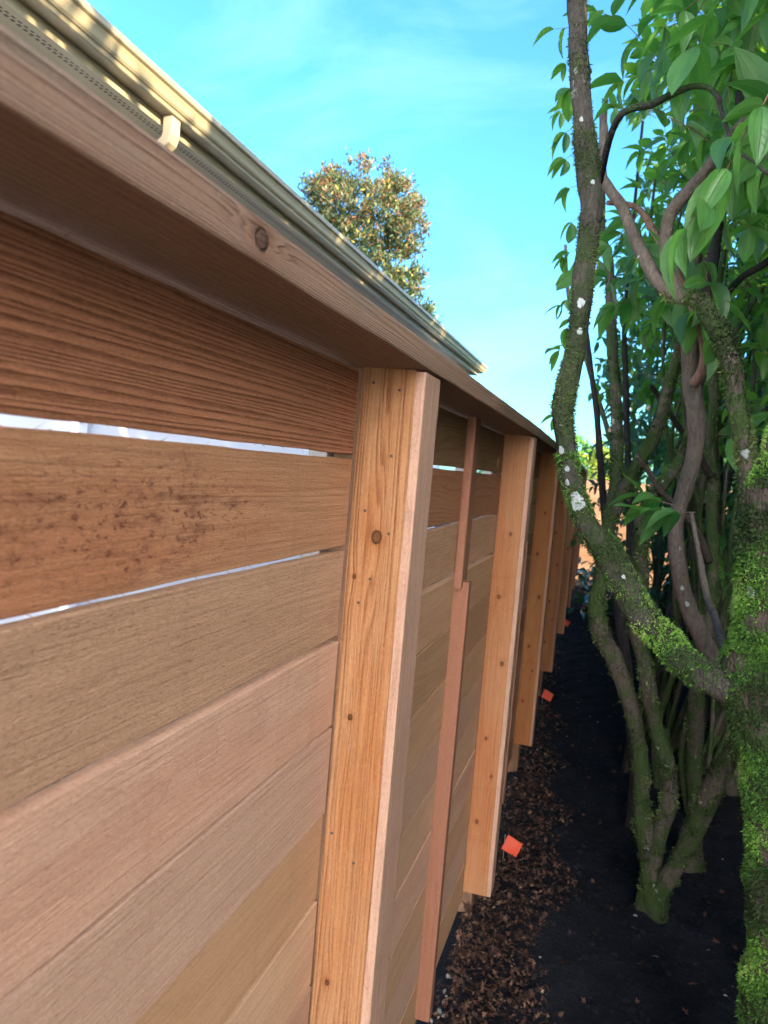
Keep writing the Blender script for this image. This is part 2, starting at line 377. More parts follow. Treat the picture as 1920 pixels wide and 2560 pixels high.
def sprigs(starts, dirs, nl, step, L, droop=.5, jitter=.35):
    """leaf positions along short drooping shoots; returns P,D,N,L and shoot paths"""
    P = []; D = []; N = []; LL = []; paths = []
    for s, d, k in zip(starts, dirs, nl):
        p = np.array(s, float); d = unit(np.array(d, float)); path = [p.copy()]
        for j in range(int(k)):
            d = unit(d + rng.normal(size=3)*.12 + np.array([0, 0, -.05])); p = p + d*step; path.append(p.copy())
            a = rng.uniform(0, np.pi); side = unit(np.cross(d, np.array([math.cos(a), math.sin(a), .35])))
            for sg in (1, -1):
                if rng.random() < .12: continue
                P.append(p.copy()); D.append(unit(side*sg*.8 + d*.55 + np.array([0, 0, -droop]) + rng.normal(size=3)*jitter)); N.append(unit(np.array([0, 0, 1.]) + rng.normal(size=3)*.35)); LL.append(L*rng.uniform(.6, 1.2))
        P.append(p.copy()); D.append(unit(d + np.array([0, 0, -.3]))); N.append(np.array([0, 0, 1.])); LL.append(L*.9)
        paths.append(np.array(path))
    return np.array(P), np.array(D), np.array(N), np.array(LL), paths
def twig_mesh(name, paths, r, mat, parent):
    VV = []; FF = []; o = 0
    for pth in paths:
        k = len(pth); T = unit(np.gradient(pth, axis=0)); a = unit(np.cross(T, np.array([.3, .5, .8]))); b = np.cross(T, a)
        rr = np.linspace(r, r*.45, k)[:, None]
        ring = [pth + rr*(a*math.cos(x) + b*math.sin(x)) for x in (0, 2.1, 4.2)]
        V = np.stack(ring, 1).reshape(-1, 3); VV.append(V)
        for i in range(k-1):
            for j in range(3): FF.append((o+i*3+j, o+i*3+(j+1) % 3, o+i*3+3+(j+1) % 3, o+i*3+3+j))
        o += len(V)
    return tag(link(name, mesh_np(name, np.vstack(VV), np.array(FF)), mat, parent), kind='stuff')

# ------------------------------------------------------------------ materials
def leaf_mat(name, dark, light, trans, rough=.38, veins=True, autumn=None, tw=.35, gloss=.5):
    g = G(name); r = g.attr('rnd'); uvs = g.sep(g.coord('UV')); u, v = uvs[0], uvs[1]
    c = g.ramp(r, [(0., dark), (.7, light), (1., tuple(x*1.25 for x in light))] if autumn is None else autumn)
    n = g.noise(g.xyz(u*3 + r*40, v*2, r*9), 1, 3); c = g.mix(g.ss(n, .35, .7, 0., .35), c, tuple(x*.6 for x in dark))
    if veins:
        a = (v-.5).f('ABSOLUTE'); mid = g.ss(a, .0, .03, 1., 0.); s = g.ss((a-.24).f('ABSOLUTE'), .0, .028, .8, 0.)
        cr = g.ss(((u*9 + a*-5).f('FRACT')-.5).f('ABSOLUTE'), .0, .10, .35, 0.)
        vn = mid.f('MAXIMUM', s).f('MAXIMUM', cr); c = g.mix(vn*.42, c, tuple(x*1.5+.01 for x in light)); g.bump(vn*-1.0, .0012)
    g.base(c, rough, gloss)
    tr = g.n('ShaderNodeBsdfTranslucent'); g.set(tr.inputs[0], g.mix(1., g.mix(.5, c, trans), trans, 'MIX') if autumn is None else c)
    ms = g.n('ShaderNodeMixShader'); ms.inputs[0].default_value = tw
    g.t.links.new(g.b.outputs[0], ms.inputs[1]); g.t.links.new(tr.outputs[0], ms.inputs[2]); g.t.links.new(ms.outputs[0], g.out.inputs[0])
    return g.m
def bark_mat(name, base, dark, mossc, amt=.5, lich=.3):
    g = G(name); p = g.coord('Object'); x, y, z = g.sep(p)
    n = g.noise(g.xyz(x*30, y*30, z*11), 1, 6, .7); f = g.noise(g.xyz(x*120, y*120, z*60), 1, 4, .7)
    c = g.ramp(n*.6 + f*.4, [(.32, dark), (.52, base), (.72, tuple(v*1.45 for v in base))])
    m = g.noise(p, 7, 4, .6)*.6 + g.noise(p, 34, 4, .7)*.4; mk = g.ss(m, .62-.25*amt, .72-.25*amt)
    mc = g.mix(g.noise(p, 90, 3, .7), tuple(v*.45 for v in mossc), tuple(v*1.35 for v in mossc)); c = g.mix(mk*.9, c, mc)
    if lich:
        lv = g.noise(p, 16, 5, .65, .5); c = g.mix(g.ss(lv, .67, .70, 0., lich), c, (.42, .46, .42))
    wv = (g.noise(p, 45, 3, .6)-.5)*2.2; ck = g.vor(g.xyz(x*95 + wv, y*95 + wv, z*19 + wv), 1, 'DISTANCE_TO_EDGE'); c = g.mix(g.ss(ck, .0, .12, .28, 0.)*g.ss(n, .4, .6), c, tuple(v*.5 for v in dark)); g.base(c, .9, .15)
    g.bump(n*.6 + f*.5 + g.ss(ck, 0., .22)*.14 + mk*g.noise(p, 260, 3)*.6, .008); return g.base(c, .9, .15)
M_LEAF = leaf_mat('viburnum_leaf', (.020, .075, .026), (.070, .190, .044), (.19, .50, .05))
M_LEAF_MID = leaf_mat('viburnum_leaf_mid', (.018, .066, .028), (.068, .175, .045), (.30, .58, .05), rough=.34, veins=False, tw=.45)
M_LEAF_FAR = leaf_mat('viburnum_leaf_far', (.018, .065, .034), (.055, .145, .065), (.15, .34, .07), rough=.30, veins=False, tw=.33)
M_HEDGE = leaf_mat('hedge_leaf', (.018, .055, .018), (.045, .11, .03), (.13, .28, .05), veins=False, tw=.26)
M_YELLOW = leaf_mat('yellow_shrub_leaf', (.25, .30, .03), (.45, .50, .06), (.5, .55, .06), veins=False)
M_PHOT = leaf_mat('photinia_leaf', (.05, .10, .03), (.1, .2, .05), (.2, .25, .04), veins=False, tw=.3, rough=.5,
    autumn=[(0., (.04, .07, .035)), (.25, (.075, .12, .045)), (.42, (.13, .17, .05)), (.55, (.13, .105, .055)), (.72, (.24, .10, .05)), (.9, (.33, .125, .06)), (1., (.42, .34, .06))])
M_TEAL = leaf_mat('glossy_low_leaf', (.02, .06, .035), (.05, .11, .06), (.06, .14, .05), veins=False, rough=.18, gloss=.8, tw=.15)
M_BARK = bark_mat('mossy_bark', (.075, .058, .048), (.025, .02, .018), (.025, .05, .012), .75, .5)
M_BARK_UP = bark_mat('dark_mossy_bark', (.048, .043, .036), (.014, .013, .012), (.03, .046, .017), .62, .35)
M_BARK2 = bark_mat('grey_green_bark', (.10, .083, .066), (.035, .03, .028), (.045, .085, .022), .75, .7)
M_BARK_CLEAN = bark_mat('smooth_grey_bark', (.115, .095, .078), (.045, .038, .032), (.05, .08, .03), .12, .8)
M_BARK_PINK = bark_mat('pinkish_smooth_bark', (.20, .125, .10), (.10, .062, .05), (.08, .09, .04), .05, .3)
M_BARK_DARK = bark_mat('dark_wet_bark', (.035, .03, .03), (.012, .012, .014), (.03, .06, .018), .35, .2)
def moss_mat(name, stops):
    g = G(name); c = g.ramp(g.attr('rnd'), stops); g.base(c, .8, .2)
    tr = g.n('ShaderNodeBsdfTranslucent'); g.set(tr.inputs[0], c); ms = g.n('ShaderNodeMixShader'); ms.inputs[0].default_value = .3
    g.t.links.new(g.b.outputs[0], ms.inputs[1]); g.t.links.new(tr.outputs[0], ms.inputs[2]); g.t.links.new(ms.outputs[0], g.out.inputs[0]); return g.m
M_MOSS = moss_mat('bright_moss', [(0., (.035, .06, .02)), (.35, (.045, .10, .024)), (.6, (.085, .20, .032)), (.85, (.15, .34, .042)), (1., (.24, .37, .09))])
M_MOSS_DULL = moss_mat('dull_moss', [(0., (.022, .034, .016)), (.4, (.045, .075, .026)), (.75, (.085, .14, .035)), (1., (.15, .20, .07))])
M_LICH = plain('white_lichen', (.30, .34, .33), .9, .1, 160, .12, .0012, 300)
M_SAW = plain('sawn_branch_end', (.42, .33, .24), .8, .2, 60, .1)
# cedar
WOODS = dict(
    red=wood('cedar_red_ridged', (.64, .285, .14), (.25, .085, .034), freq=190, warp=.4, line=.70, even=1., fibre=.45, bump=.0030, hatch=1.1, sharp=1.5, blot=.18),
    spotted=wood('cedar_tan_spotted', (.58, .32, .175), (.29, .12, .055), red=(.90, .68, .58), freq=95, warp=.5, line=.22, fibre=.6, bump=.0016, hatch=.9,
                 stain=(.20, -.004, .26, .060, (.15, .045, .028), .95), spots=.15),
    olive=wood('cedar_olive_rough', (.75, .465, .28), (.44, .235, .125), freq=150, warp=.6, line=.15, fibre=.7, bump=.0030, hatch=1.9, blot=.22, sharp=1.5),
    pink=wood('cedar_pink_smooth', (.60, .38, .26), (.38, .21, .125), freq=90, warp=1.3, line=.15, fibre=.6, bump=.0008, hatch=.8, blot=.34,
              water=[(.14, .012, .11, .036), (.34, .022, .022, .034), (.46, .020, .025, .030), (.60, .022, .05, .03)], red=(.95, .84, .80)),
    mauve=wood('cedar_mauve_smooth', (.56, .36, .245), (.36, .20, .125), freq=110, warp=.9, line=.12, fibre=.62, bump=.0016, hatch=.7, blot=.25, spots=.1),
    tan=wood('cedar_tan_smooth', (.56, .35, .205), (.34, .18, .092), freq=70, warp=1.6, line=.17, fibre=.55, bump=.0008, hatch=.25, blot=.35),
    figured=wood('cedar_figured', (.52, .33, .20), (.28, .15, .075), freq=60, warp=4.2, line=.34, fibre=.28, bump=.0007, blot=.35, sharp=1.8),
    brown=wood('cedar_dark_brown', (.27, .165, .085), (.13, .075, .035), freq=80, warp=2.6, line=.45, fibre=.35, bump=.0009, blot=.3),
    reddish=wood('cedar_plain_red', (.42, .205, .115), (.22, .095, .048), freq=80, warp=2.4, line=.45, fibre=.3, bump=.0008, blot=.25),
)
PK = [(.5455, -.002, .13, .014, 2.6, .0078), (.4825, .028, .03, .006, 1., .0032), (.2665, .016, .10, .010, 1.8, .0036), (-.1575, .017, .04, .007, 1.1, .0038)]
M_POST1 = wood('cedar_post_orange_near', (.44, .245, .125), (.20, .085, .034), freq=150, warp=.55, line=.72, fibre=.5, bump=.0013, knots=PK, hatch=.25, blot=.2, sharp=1.5, red=(.95, .74, .58))
PKF = [(.25, .012, .09, .013, 1.5, .006), (.02, -.02, .11, .014, 1.7, .0065), (-.25, .01, .07, .012, 1.2, .005), (-.55, .015, .07, .012, 1.2, .006), (.47, -.008, .06, .012, 1.2, .005), (-.38, -.02, .05, .012, 1., .004)]
M_POSTF = wood('cedar_post_orange', (.38, .185, .08), (.20, .08, .03), freq=95, warp=1.0, line=.40, fibre=.25, bump=.0008, knots=PKF, blot=.3, red=(.92, .70, .55))
M_SIDE = wood('cedar_post_side_pink', (.46, .30, .21), (.28, .15, .10), freq=70, warp=1.6, line=.4, fibre=.7, bump=.0012, spots=.22, blot=.3, hatch=.8)
M_SIDE_SHADED = wood('cedar_post_side_shaded', (.38, .225, .15), (.25, .12, .075), freq=70, warp=1.6, line=.3, fibre=.4, bump=.0009)  # copy of the side trim, tree shade on the far posts darkened into it
M_BATT = wood('cedar_batten_red', (.30, .145, .09), (.17, .07, .045), freq=90, warp=1.5, line=.3, fibre=.3, bump=.0006, spots=.2)
M_CORE = wood('post_core_brown', (.22, .125, .075), (.10, .055, .035), freq=60, warp=2, line=.4, fibre=.4, bump=.001, wear=(.07, .075, .05))
CK = [(-.105, .001, .04, .011, 2.6, .0088)]
M_CAP1 = wood('cap_rail_weathered', (.32, .205, .14), (.16, .09, .058), freq=230, warp=.5, line=.7, fibre=.3, bump=.0010, knots=CK, wear=(.20, .205, .16), blot=.22, sharp=1.4)
M_CAP = wood('cap_rail_plain', (.31, .195, .13), (.17, .095, .06), freq=200, warp=.6, line=.5, fibre=.3, bump=.0008, wear=(.22, .22, .18), blot=.25)
M_CLEAT = wood('cleat_pale', (.40, .40, .40), (.30, .29, .28), freq=60, warp=2, line=.3, fibre=.3)
M_NAIL = plain('weathered_nail', (.075, .055, .048), .7, .3, 300, .2)
M_CREAM = plain('cream_painted_metal', (.29, .245, .16), .38, .5, 5, .05)
M_CREAM2 = plain('cream_vinyl', (.33, .28, .19), .5, .4, 5, .04)
M_WALL = plain('white_siding', (.72, .76, .84), .7, .3, 2, .03)
M_ROOF = plain('grey_shingles', (.13, .125, .12), .9, .2, 30, .2, .004, 80)
M_ORANGE = None
g = G('fluorescent_flag'); g.base((.95, .13, .06), .5, .3)
tr = g.n('ShaderNodeBsdfTranslucent'); tr.inputs[0].default_value = (.95, .16, .08, 1); ms = g.n('ShaderNodeMixShader'); ms.inputs[0].default_value = .45
g.t.links.new(g.b.outputs[0], ms.inputs[1]); g.t.links.new(tr.outputs[0], ms.inputs[2]); g.t.links.new(ms.outputs[0], g.out.inputs[0]); M_ORANGE = g.m
M_WIRE = plain('galvanised_wire', (.3, .3, .3), .4, .6)
g = G('perforated_soffit'); x, y, z = g.sep(g.coord('Object')); c = g.mix(g.noise(g.xyz(x, y, z), 6, 3), (.29, .24, .16), (.33, .28, .185))
for x0 in (-2.452, -2.476, -2.62, -2.644):
    off = .014 if x0 in (-2.476, -2.644) else 0.
    a = g.ss((x-x0).f('ABSOLUTE'), .007, .009, 1., 0.); b = g.ss((((y+off)*(1/.034)).f('FRACT')-.5).f('ABSOLUTE'), .27, .31, 1., 0.)
    c = g.mix(a*b, c, (.05, .04, .03))
M_SOFFIT = g.base(c, .5, .3)
# soil: near-black, crumbly, a few pale specks and chips
g = G('dark_soil'); p = g.coord('Object'); n1 = g.noise(p, 9, 6, .7); n2 = g.noise(p, 60, 5, .75); n3 = g.noise(p, 1.3, 3)
c = g.ramp(n1*.5 + n2*.5, [(.3, (.006, .007, .0105)), (.52, (.013, .015, .021)), (.72, (.030, .032, .038))])
c = g.mix(g.ss(n3, .45, .7, 0., .6), c, (.018, .017, .017)); v = g.vor(p, 55); c = g.mix(g.ss(v, .06, .12, .55, 0.)*g.ss(g.noise(p, 22, 2), .56, .64), c, (.12, .10, .085))
g.bump(n1*.6 + n2*.6 + g.noise(p, 220, 3)*.25, .02); M_SOIL = g.base(c, .95, .12)
g = G('fallen_leaf'); r = g.attr('rnd'); p = g.coord('Object')
c = g.ramp(r, [(0., (.022, .014, .012)), (.35, (.06, .032, .022)), (.6, (.105, .052, .035)), (.8, (.17, .095, .06)), (.93, (.28, .19, .12)), (1., (.2, .17, .09))])
c = g.mix(g.ss(g.noise(p, 120, 3), .45, .7, 0., .5), c, (.05, .03, .022)); M_FALLEN = g.base(c, .75, .25)
M_PEB = plain('pale_pebble', (.24, .235, .23), .8, .3, 40, .2)

# ------------------------------------------------------------------ ground
def axis_lines(a, b, step, far=900):
    core = np.arange(a, b+1e-6, step); out = [core[-1]]; s = step
    while out[-1] < far: s *= 1.6; out.append(out[-1]+s)
    lo = [core[0]]; s = step
    while lo[-1] > -far: s *= 1.6; lo.append(lo[-1]-s)
    return np.concatenate([lo[:0:-1], core, out[1:]])
gx, gy = axis_lines(-1.0, 2.0, .035), axis_lines(1.0, 11.0, .05)
XX, YY = np.meshgrid(gx, gy, indexing='ij'); PP = np.stack([XX.ravel(), YY.ravel(), np.zeros(XX.size)], 1)
FEET = [(.27, 2.95, .05, .11), (.22, 3.7, .04, .1), (.45, 3.45, .04, .1), (.46, 1.5, .05, .15), (.36, 4.15, .03, .2), (.3, 5.0, .03, .3), (.62, 2.5, .04, .1)]
def ground_z(P):
    P = np.asarray(P, float); near = np.exp(-np.maximum(0, np.abs(P[:, 1]-5)-7)) * np.exp(-np.maximum(0, np.abs(P[:, 0])-3))
    q = P*np.array([1, 1, 0])
    return ((vnoise(q, .5, 3)-.5)*.05 + (vnoise(q, 1.9, 4)-.5)*.035 + (vnoise(q, 6., 5)-.5)*.016)*near + .028*np.exp(-((P[:, 0]+.18)/.2)**2)*near + sum(h_*np.exp(-((P[:, 0]-x_)**2+(P[:, 1]-y_)**2)/r_**2) for x_, y_, h_, r_ in FEET)
PP[:, 2] = ground_z(PP); nx_, ny_ = len(gx), len(gy)
ii, jj = np.meshgrid(np.arange(nx_-1), np.arange(ny_-1), indexing='ij'); a = (ii*ny_+jj).ravel()
tag(link('ground', mesh_np('ground', PP, np.stack([a, a+ny_, a+ny_+1, a+1], 1)), M_SOIL), 'dark bare soil along the foot of the fence', 'soil', kind='structure')

M_BOUNCE = plain('pale_bounce_slab', (.50, .46, .41), .85, .2, 3, .08, .004, 60)  # unseen slab added behind the camera to bounce sunlight onto the fence
pv = [(-.1, -9, .02), (4.5, -9, .02), (4.5, -1.4, .02), (-.1, -1.4, .02)]
pm = bpy.data.meshes.new('bounce_slab'); pm.from_pydata(pv + [(x, y, -.1) for x, y, z in pv], [], [(0, 1, 2, 3), (0, 4, 5, 1), (1, 5, 6, 2), (2, 6, 7, 3), (3, 7, 4, 0)]); tag(link('bounce_slab', pm, M_BOUNCE), 'added unseen pale slab behind the camera that bounces sunlight onto the fence', 'bounce slab', kind='structure')

# ------------------------------------------------------------------ the cedar fence
PY = [-.45, 1.10, 2.645, 4.15, 5.65, 7.15, 8.65, 10.15, 11.6]
BX = [-.385, -.385, -.389, -.410, -.431, -.450, -.483, -.520, -.555]
fence = thing('cedar_fence', (-.385, 0, 0), label='new horizontal cedar board fence with battened posts and a flat cap rail', cat='fence')
def dirn(j): d = Vector((BX[j+1]-BX[j], PY[j+1]-PY[j], 0)); return d.normalized()
Zu = Vector((0, 0, 1)); GZ = [.010-.138*k for k in range(13)]; GW = [.0080, .0080, .0105] + [.0042]*10
rows0 = ['red', 'spotted', 'olive', 'pink', 'mauve', 'tan', 'tan', 'mauve', 'pink', 'tan', 'mauve', 'tan']
rows1 = ['brown', 'reddish', 'olive', 'tan', 'figured', 'tan', 'mauve', 'tan', 'pink', 'tan', 'mauve', 'tan']
def fence_part(name, me, mat, origin, ex, ey, ez, label=None, parent=None):
    o = link(name, me, mat); frame(o, Vector(origin), ex, ey, ez, parent or fence)
    if label: o['label'] = label
    return o
for j in range(8):
    e = dirn(j); nrm = e.cross(Zu); A = Vector((BX[j], PY[j]+.101, 0)) ; B = Vector((BX[j+1], PY[j+1]-.0045, 0)); L = (B-A).length
    for k in range(12):
        top = .1400 if k == 0 else GZ[k-1]-GW[k-1]/2; bot = GZ[k]+GW[k]/2
        if bot+EYE < .0: bot = -EYE+.012
        kind = rows0[k] if j == 0 else (rows1[k] if j == 1 else random.choice(rows1[1:] if k else ['brown', 'reddish']))
        near = j <= 1; l = L - (0 if k else 0) - random.uniform(0, .002)
        me = board_mesh(l, top-bot, .019, .0014, 60 if j == 0 else 16, .0007, {0: 900, 1: 500, 2: 1300, 3: 350, 4: 250}.get(k, 60) if j == 0 else 0)
        c = (A+B)/2 - nrm*(.0095 + random.uniform(-.0026, .0022)); tilt = random.uniform(-.0012, .0012)
        ex = (e + Zu*tilt).normalized(); fence_part('board', me, WOODS[kind], (c.x, c.y, EYE+(top+bot)/2), ex, nrm.cross(ex), nrm,
            {('red', 0): 'rough reddish top board with ridged grain', ('spotted', 0): 'tan board spotted with dark red resin stains', ('olive', 0): 'yellowish rough-sawn fuzzy board', ('pink', 0): 'pinkish smooth board with water stains'}.get((kind, j)) if k < 4 else None)
bots = [-1.45, -1.45, -1.472, -1.43, -1.38, -1.38, -1.37, -1.36, -1.36]
for j in range(9):
    e = dirn(min(j, 7)); n = e.cross(Zu); O = Vector((BX[j], PY[j], 0)); zt = .1462; zb = bots[j]; zc = EYE+(zt+zb)/2; Lz = zt-zb
    at = lambda a, b: O + n*a + e*b
    c = at(-.004, .056); fence_part('post', board_mesh(EYE+zt+.25, .088, .078, .003, 8, .001), M_CORE, (c.x, c.y, (EYE+zt-.25)/2), Zu, -e, n)
    c = at(.0435, .0085); tr_ = fence_part('front_trim', board_mesh(Lz, .083, .017, .0016, 60 if j < 2 else 16, .0006, 260 if j == 1 else 0), M_POST1 if j == 1 else M_POSTF, (c.x, c.y, zc), Zu, -n, -e, 'orange knotty trim board on the post' if j == 1 else None)
    c = at(.0925, .049); fence_part('side_trim', board_mesh(Lz-.003, .096, .0155, .0022, 60 if j < 2 else 16, .0008, 120 if j == 1 else 0), M_SIDE if j < 3 else M_SIDE_SHADED, (c.x, c.y, zc-.0015), Zu, -e, n)
    if j == 1:
        for (nxp, nz_) in ((-.323, .115), (-.327, .017), (-.361, -.068), (-.321, -.099), (-.359, -.208), (-.371, -.571), (-.332, -.61), (-.344, -.17), (-.364, .124), (-.35, -.93)):
            bm = bmesh.new(); bmesh.ops.create_cone(bm, segments=10, radius1=.0024, radius2=.0021, depth=.0012, cap_ends=True); me = bpy.data.meshes.new('nail'); bm.to_mesh(me); bm.free()
            fence_part('nail', me, M_NAIL, (nxp, PY[1]-.0004, EYE+nz_), n, -Zu, -e if False else Vector((0, -1, 0)), parent=tr_)
    if j >= 1 and j < 8:      # mid-panel battens: a flat upper piece over a thicker lower one
        f = .855 if j == 1 else .80
        c = at(.012, f+.04); c.x = BX[j] + (BX[j+1]-BX[j])*((c.y-PY[j])/(PY[j+1]-PY[j])) + .012
        fence_part('batten', board_mesh(.146+.299, .075, .024, .006, 12, .0006), M_BATT, (c.x, c.y, EYE+(.146-.299)/2), Zu, -e, n, 'upper piece of the batten')
        x0 = c.x-.012; fence_part('batten', board_mesh(1.50-.301, .036, .041, .002, 16, .0008), M_BATT, (x0+.0205, c.y-.004, EYE-(.301+1.50)/2+.02), Zu, -e, n, 'thicker lower piece of the batten')
for j in range(8):            # cleats nailed behind the boards
    for f in ((.055, 1.435) if j == 0 else (.055, .66, 1.435)):
        y = PY[j] + (f if f < 1.4 else (PY[j+1]-PY[j])-.035); x = BX[j] + (BX[j+1]-BX[j])*(y-PY[j])/(PY[j+1]-PY[j])
        if f == .66: y = PY[j]+1.025
        fence_part('cleat', board_mesh(1.6, .012 if f == .66 else .03, .030, .002, 4), M_CLEAT, (x-.0395, y, EYE-.66), Zu, -dirn(j), dirn(j).cross(Zu))
for a, b, m in ((0, 2, 0), (2, 4, 1), (4, 6, 1), (6, 8, 1)):
    A = Vector((BX[a]+.107, PY[a] + (-.95 if a == 0 else .052), 0)); B = Vector((BX[b]+.107, PY[b]+.050, 0)); e = (B-A).normalized(); n = e.cross(Zu); L = (B-A).length
    if a == 0: B0 = B
    c = (A+B)/2 - n*.070; ca = board_mesh(L, .0345, .140, .0032, 90 if a == 0 else 40, .0005)
    if a == 0:
        # local origin so that the knot sits at its own place along the rail
        off = .65 - c.y
        for v in ca.vertices: v.co.x -= off
        c = c + e*off
    fence_part('cap_rail', ca, M_CAP1 if a == 0 else M_CAP, (c.x, c.y, EYE+.1645), e, Zu, n, 'weathered cap rail with a dark round knot' if a == 0 else None)

# ------------------------------------------------------------------ the house behind the fence
house = thing('house', (-2.85, 4, 0), label='white house behind the fence with cream gutter and vented soffit', cat='house')
Y0, Y1 = -3.0, 12.8
boxo('wall', (-9.5, Y0, 0), (-2.85, Y1-.35, EYE+1.66), M_WALL, house)
def prism(name, prof, y0, y1, mat, parent, close=True):
    n = len(prof); V = [(x, y, z) for y in (y0, y1) for x, z in prof]; F = [(i, (i+1) % n, n+(i+1) % n, n+i) for i in range(n if close else n-1)]
    if close: F += [tuple(range(n))[::-1], tuple(range(n, 2*n))]
    me = bpy.data.meshes.new(name); me.from_pydata(V, [], F); me.update()
    bm = bmesh.new(); bm.from_mesh(me); bmesh.ops.recalc_face_normals(bm, faces=bm.faces); bm.to_mesh(me); bm.free(); return link(name, me, mat, parent)
z0 = EYE
prism('fascia', [(-2.402, z0+1.634), (-2.402, z0+1.80), (-2.425, z0+1.80), (-2.425, z0+1.642), (-2.440, z0+1.642), (-2.440, z0+1.634)], Y0, Y1-.06, M_CREAM2, house)
boxo('soffit', (-2.85, Y0, z0+1.640), (-2.4405, Y1-.06, z0+1.655), M_SOFFIT, house)
out = [(-2.400, 1.682), (-2.330, 1.682), (-2.324, 1.686), (-2.321, 1.697), (-2.318, 1.702), (-2.312, 1.704), (-2.303, 1.715), (-2.296, 1.738), (-2.287, 1.757), (-2.275, 1.764), (-2.272, 1.768), (-2.272, 1.794), (-2.276, 1.798)]
inn = [(-2.290, 1.798), (-2.290, 1.792), (-2.279, 1.790), (-2.279, 1.771), (-2.292, 1.764), (-2.303, 1.738), (-2.318, 1.710), (-2.328, 1.704), (-2.334, 1.687), (-2.397, 1.687), (-2.397, 1.79), (-2.400, 1.79)]
gut = prism('gutter', [(x, z+z0) for x, z in out+inn], Y0, Y1, M_CREAM, house)
cap_ = prism('end_cap', [(x, z+z0) for x, z in out + [(-2.400, 1.79)]], Y1, Y1+.004, M_CREAM, gut)
sl_ = math.tan(math.radians(18))
prism('roof', [(-2.33, z0+1.802), (-2.33, z0+1.815), (-6.2, z0+1.815+3.87*sl_), (-9.9, z0+1.815), (-9.9, z0+1.802), (-6.2, z0+1.802+3.87*sl_-.01)], Y0, Y1-.02, M_ROOF, house)
def rect_tube(name, pts, a, b, mat, parent):
    bm = bmesh.new(); rings = []
    for i, p in enumerate(pts):
        p = Vector(p); d = ((Vector(pts[min(i+1, len(pts)-1)])-p).normalized() + (p-Vector(pts[max(i-1, 0)])).normalized()).normalized()
        s = Vector((0, 1, 0)); u = s.cross(d).normalized()
        rings.append([bm.verts.new(p + s*x*b + u*y*a) for x, y in ((-.42, -.5), (.42, -.5), (.5, -.42), (.5, .42), (.42, .5), (-.42, .5), (-.5, .42), (-.5, -.42))])
    for r0, r1 in zip(rings, rings[1:]):
        for i in range(8): bm.faces.new((r0[i], r0[(i+1) % 8], r1[(i+1) % 8], r1[i]))
    bm.faces.new(rings[0]); bm.faces.new(rings[-1][::-1]); bmesh.ops.recalc_face_normals(bm, faces=bm.faces)
    me = bpy.data.meshes.new(name); bm.to_mesh(me); bm.free(); return link(name, me, mat, parent)
rect_tube('downspout', [(-2.355, 3.5, z0+1.672), (-2.355, 3.5, z0+1.59), (-2.365, 3.5, z0+1.56), (-2.40, 3.5, z0+1.53), (-2.76, 3.5, z0+1.33)], .055, .08, M_CREAM2, house)
rect_tube('downspout', [(-2.762, 3.5, z0+1.328), (-2.80, 3.5, z0+1.28), (-2.806, 3.5, z0+1.2), (-2.806, 3.5, .05)], .055, .08, M_WALL, house)

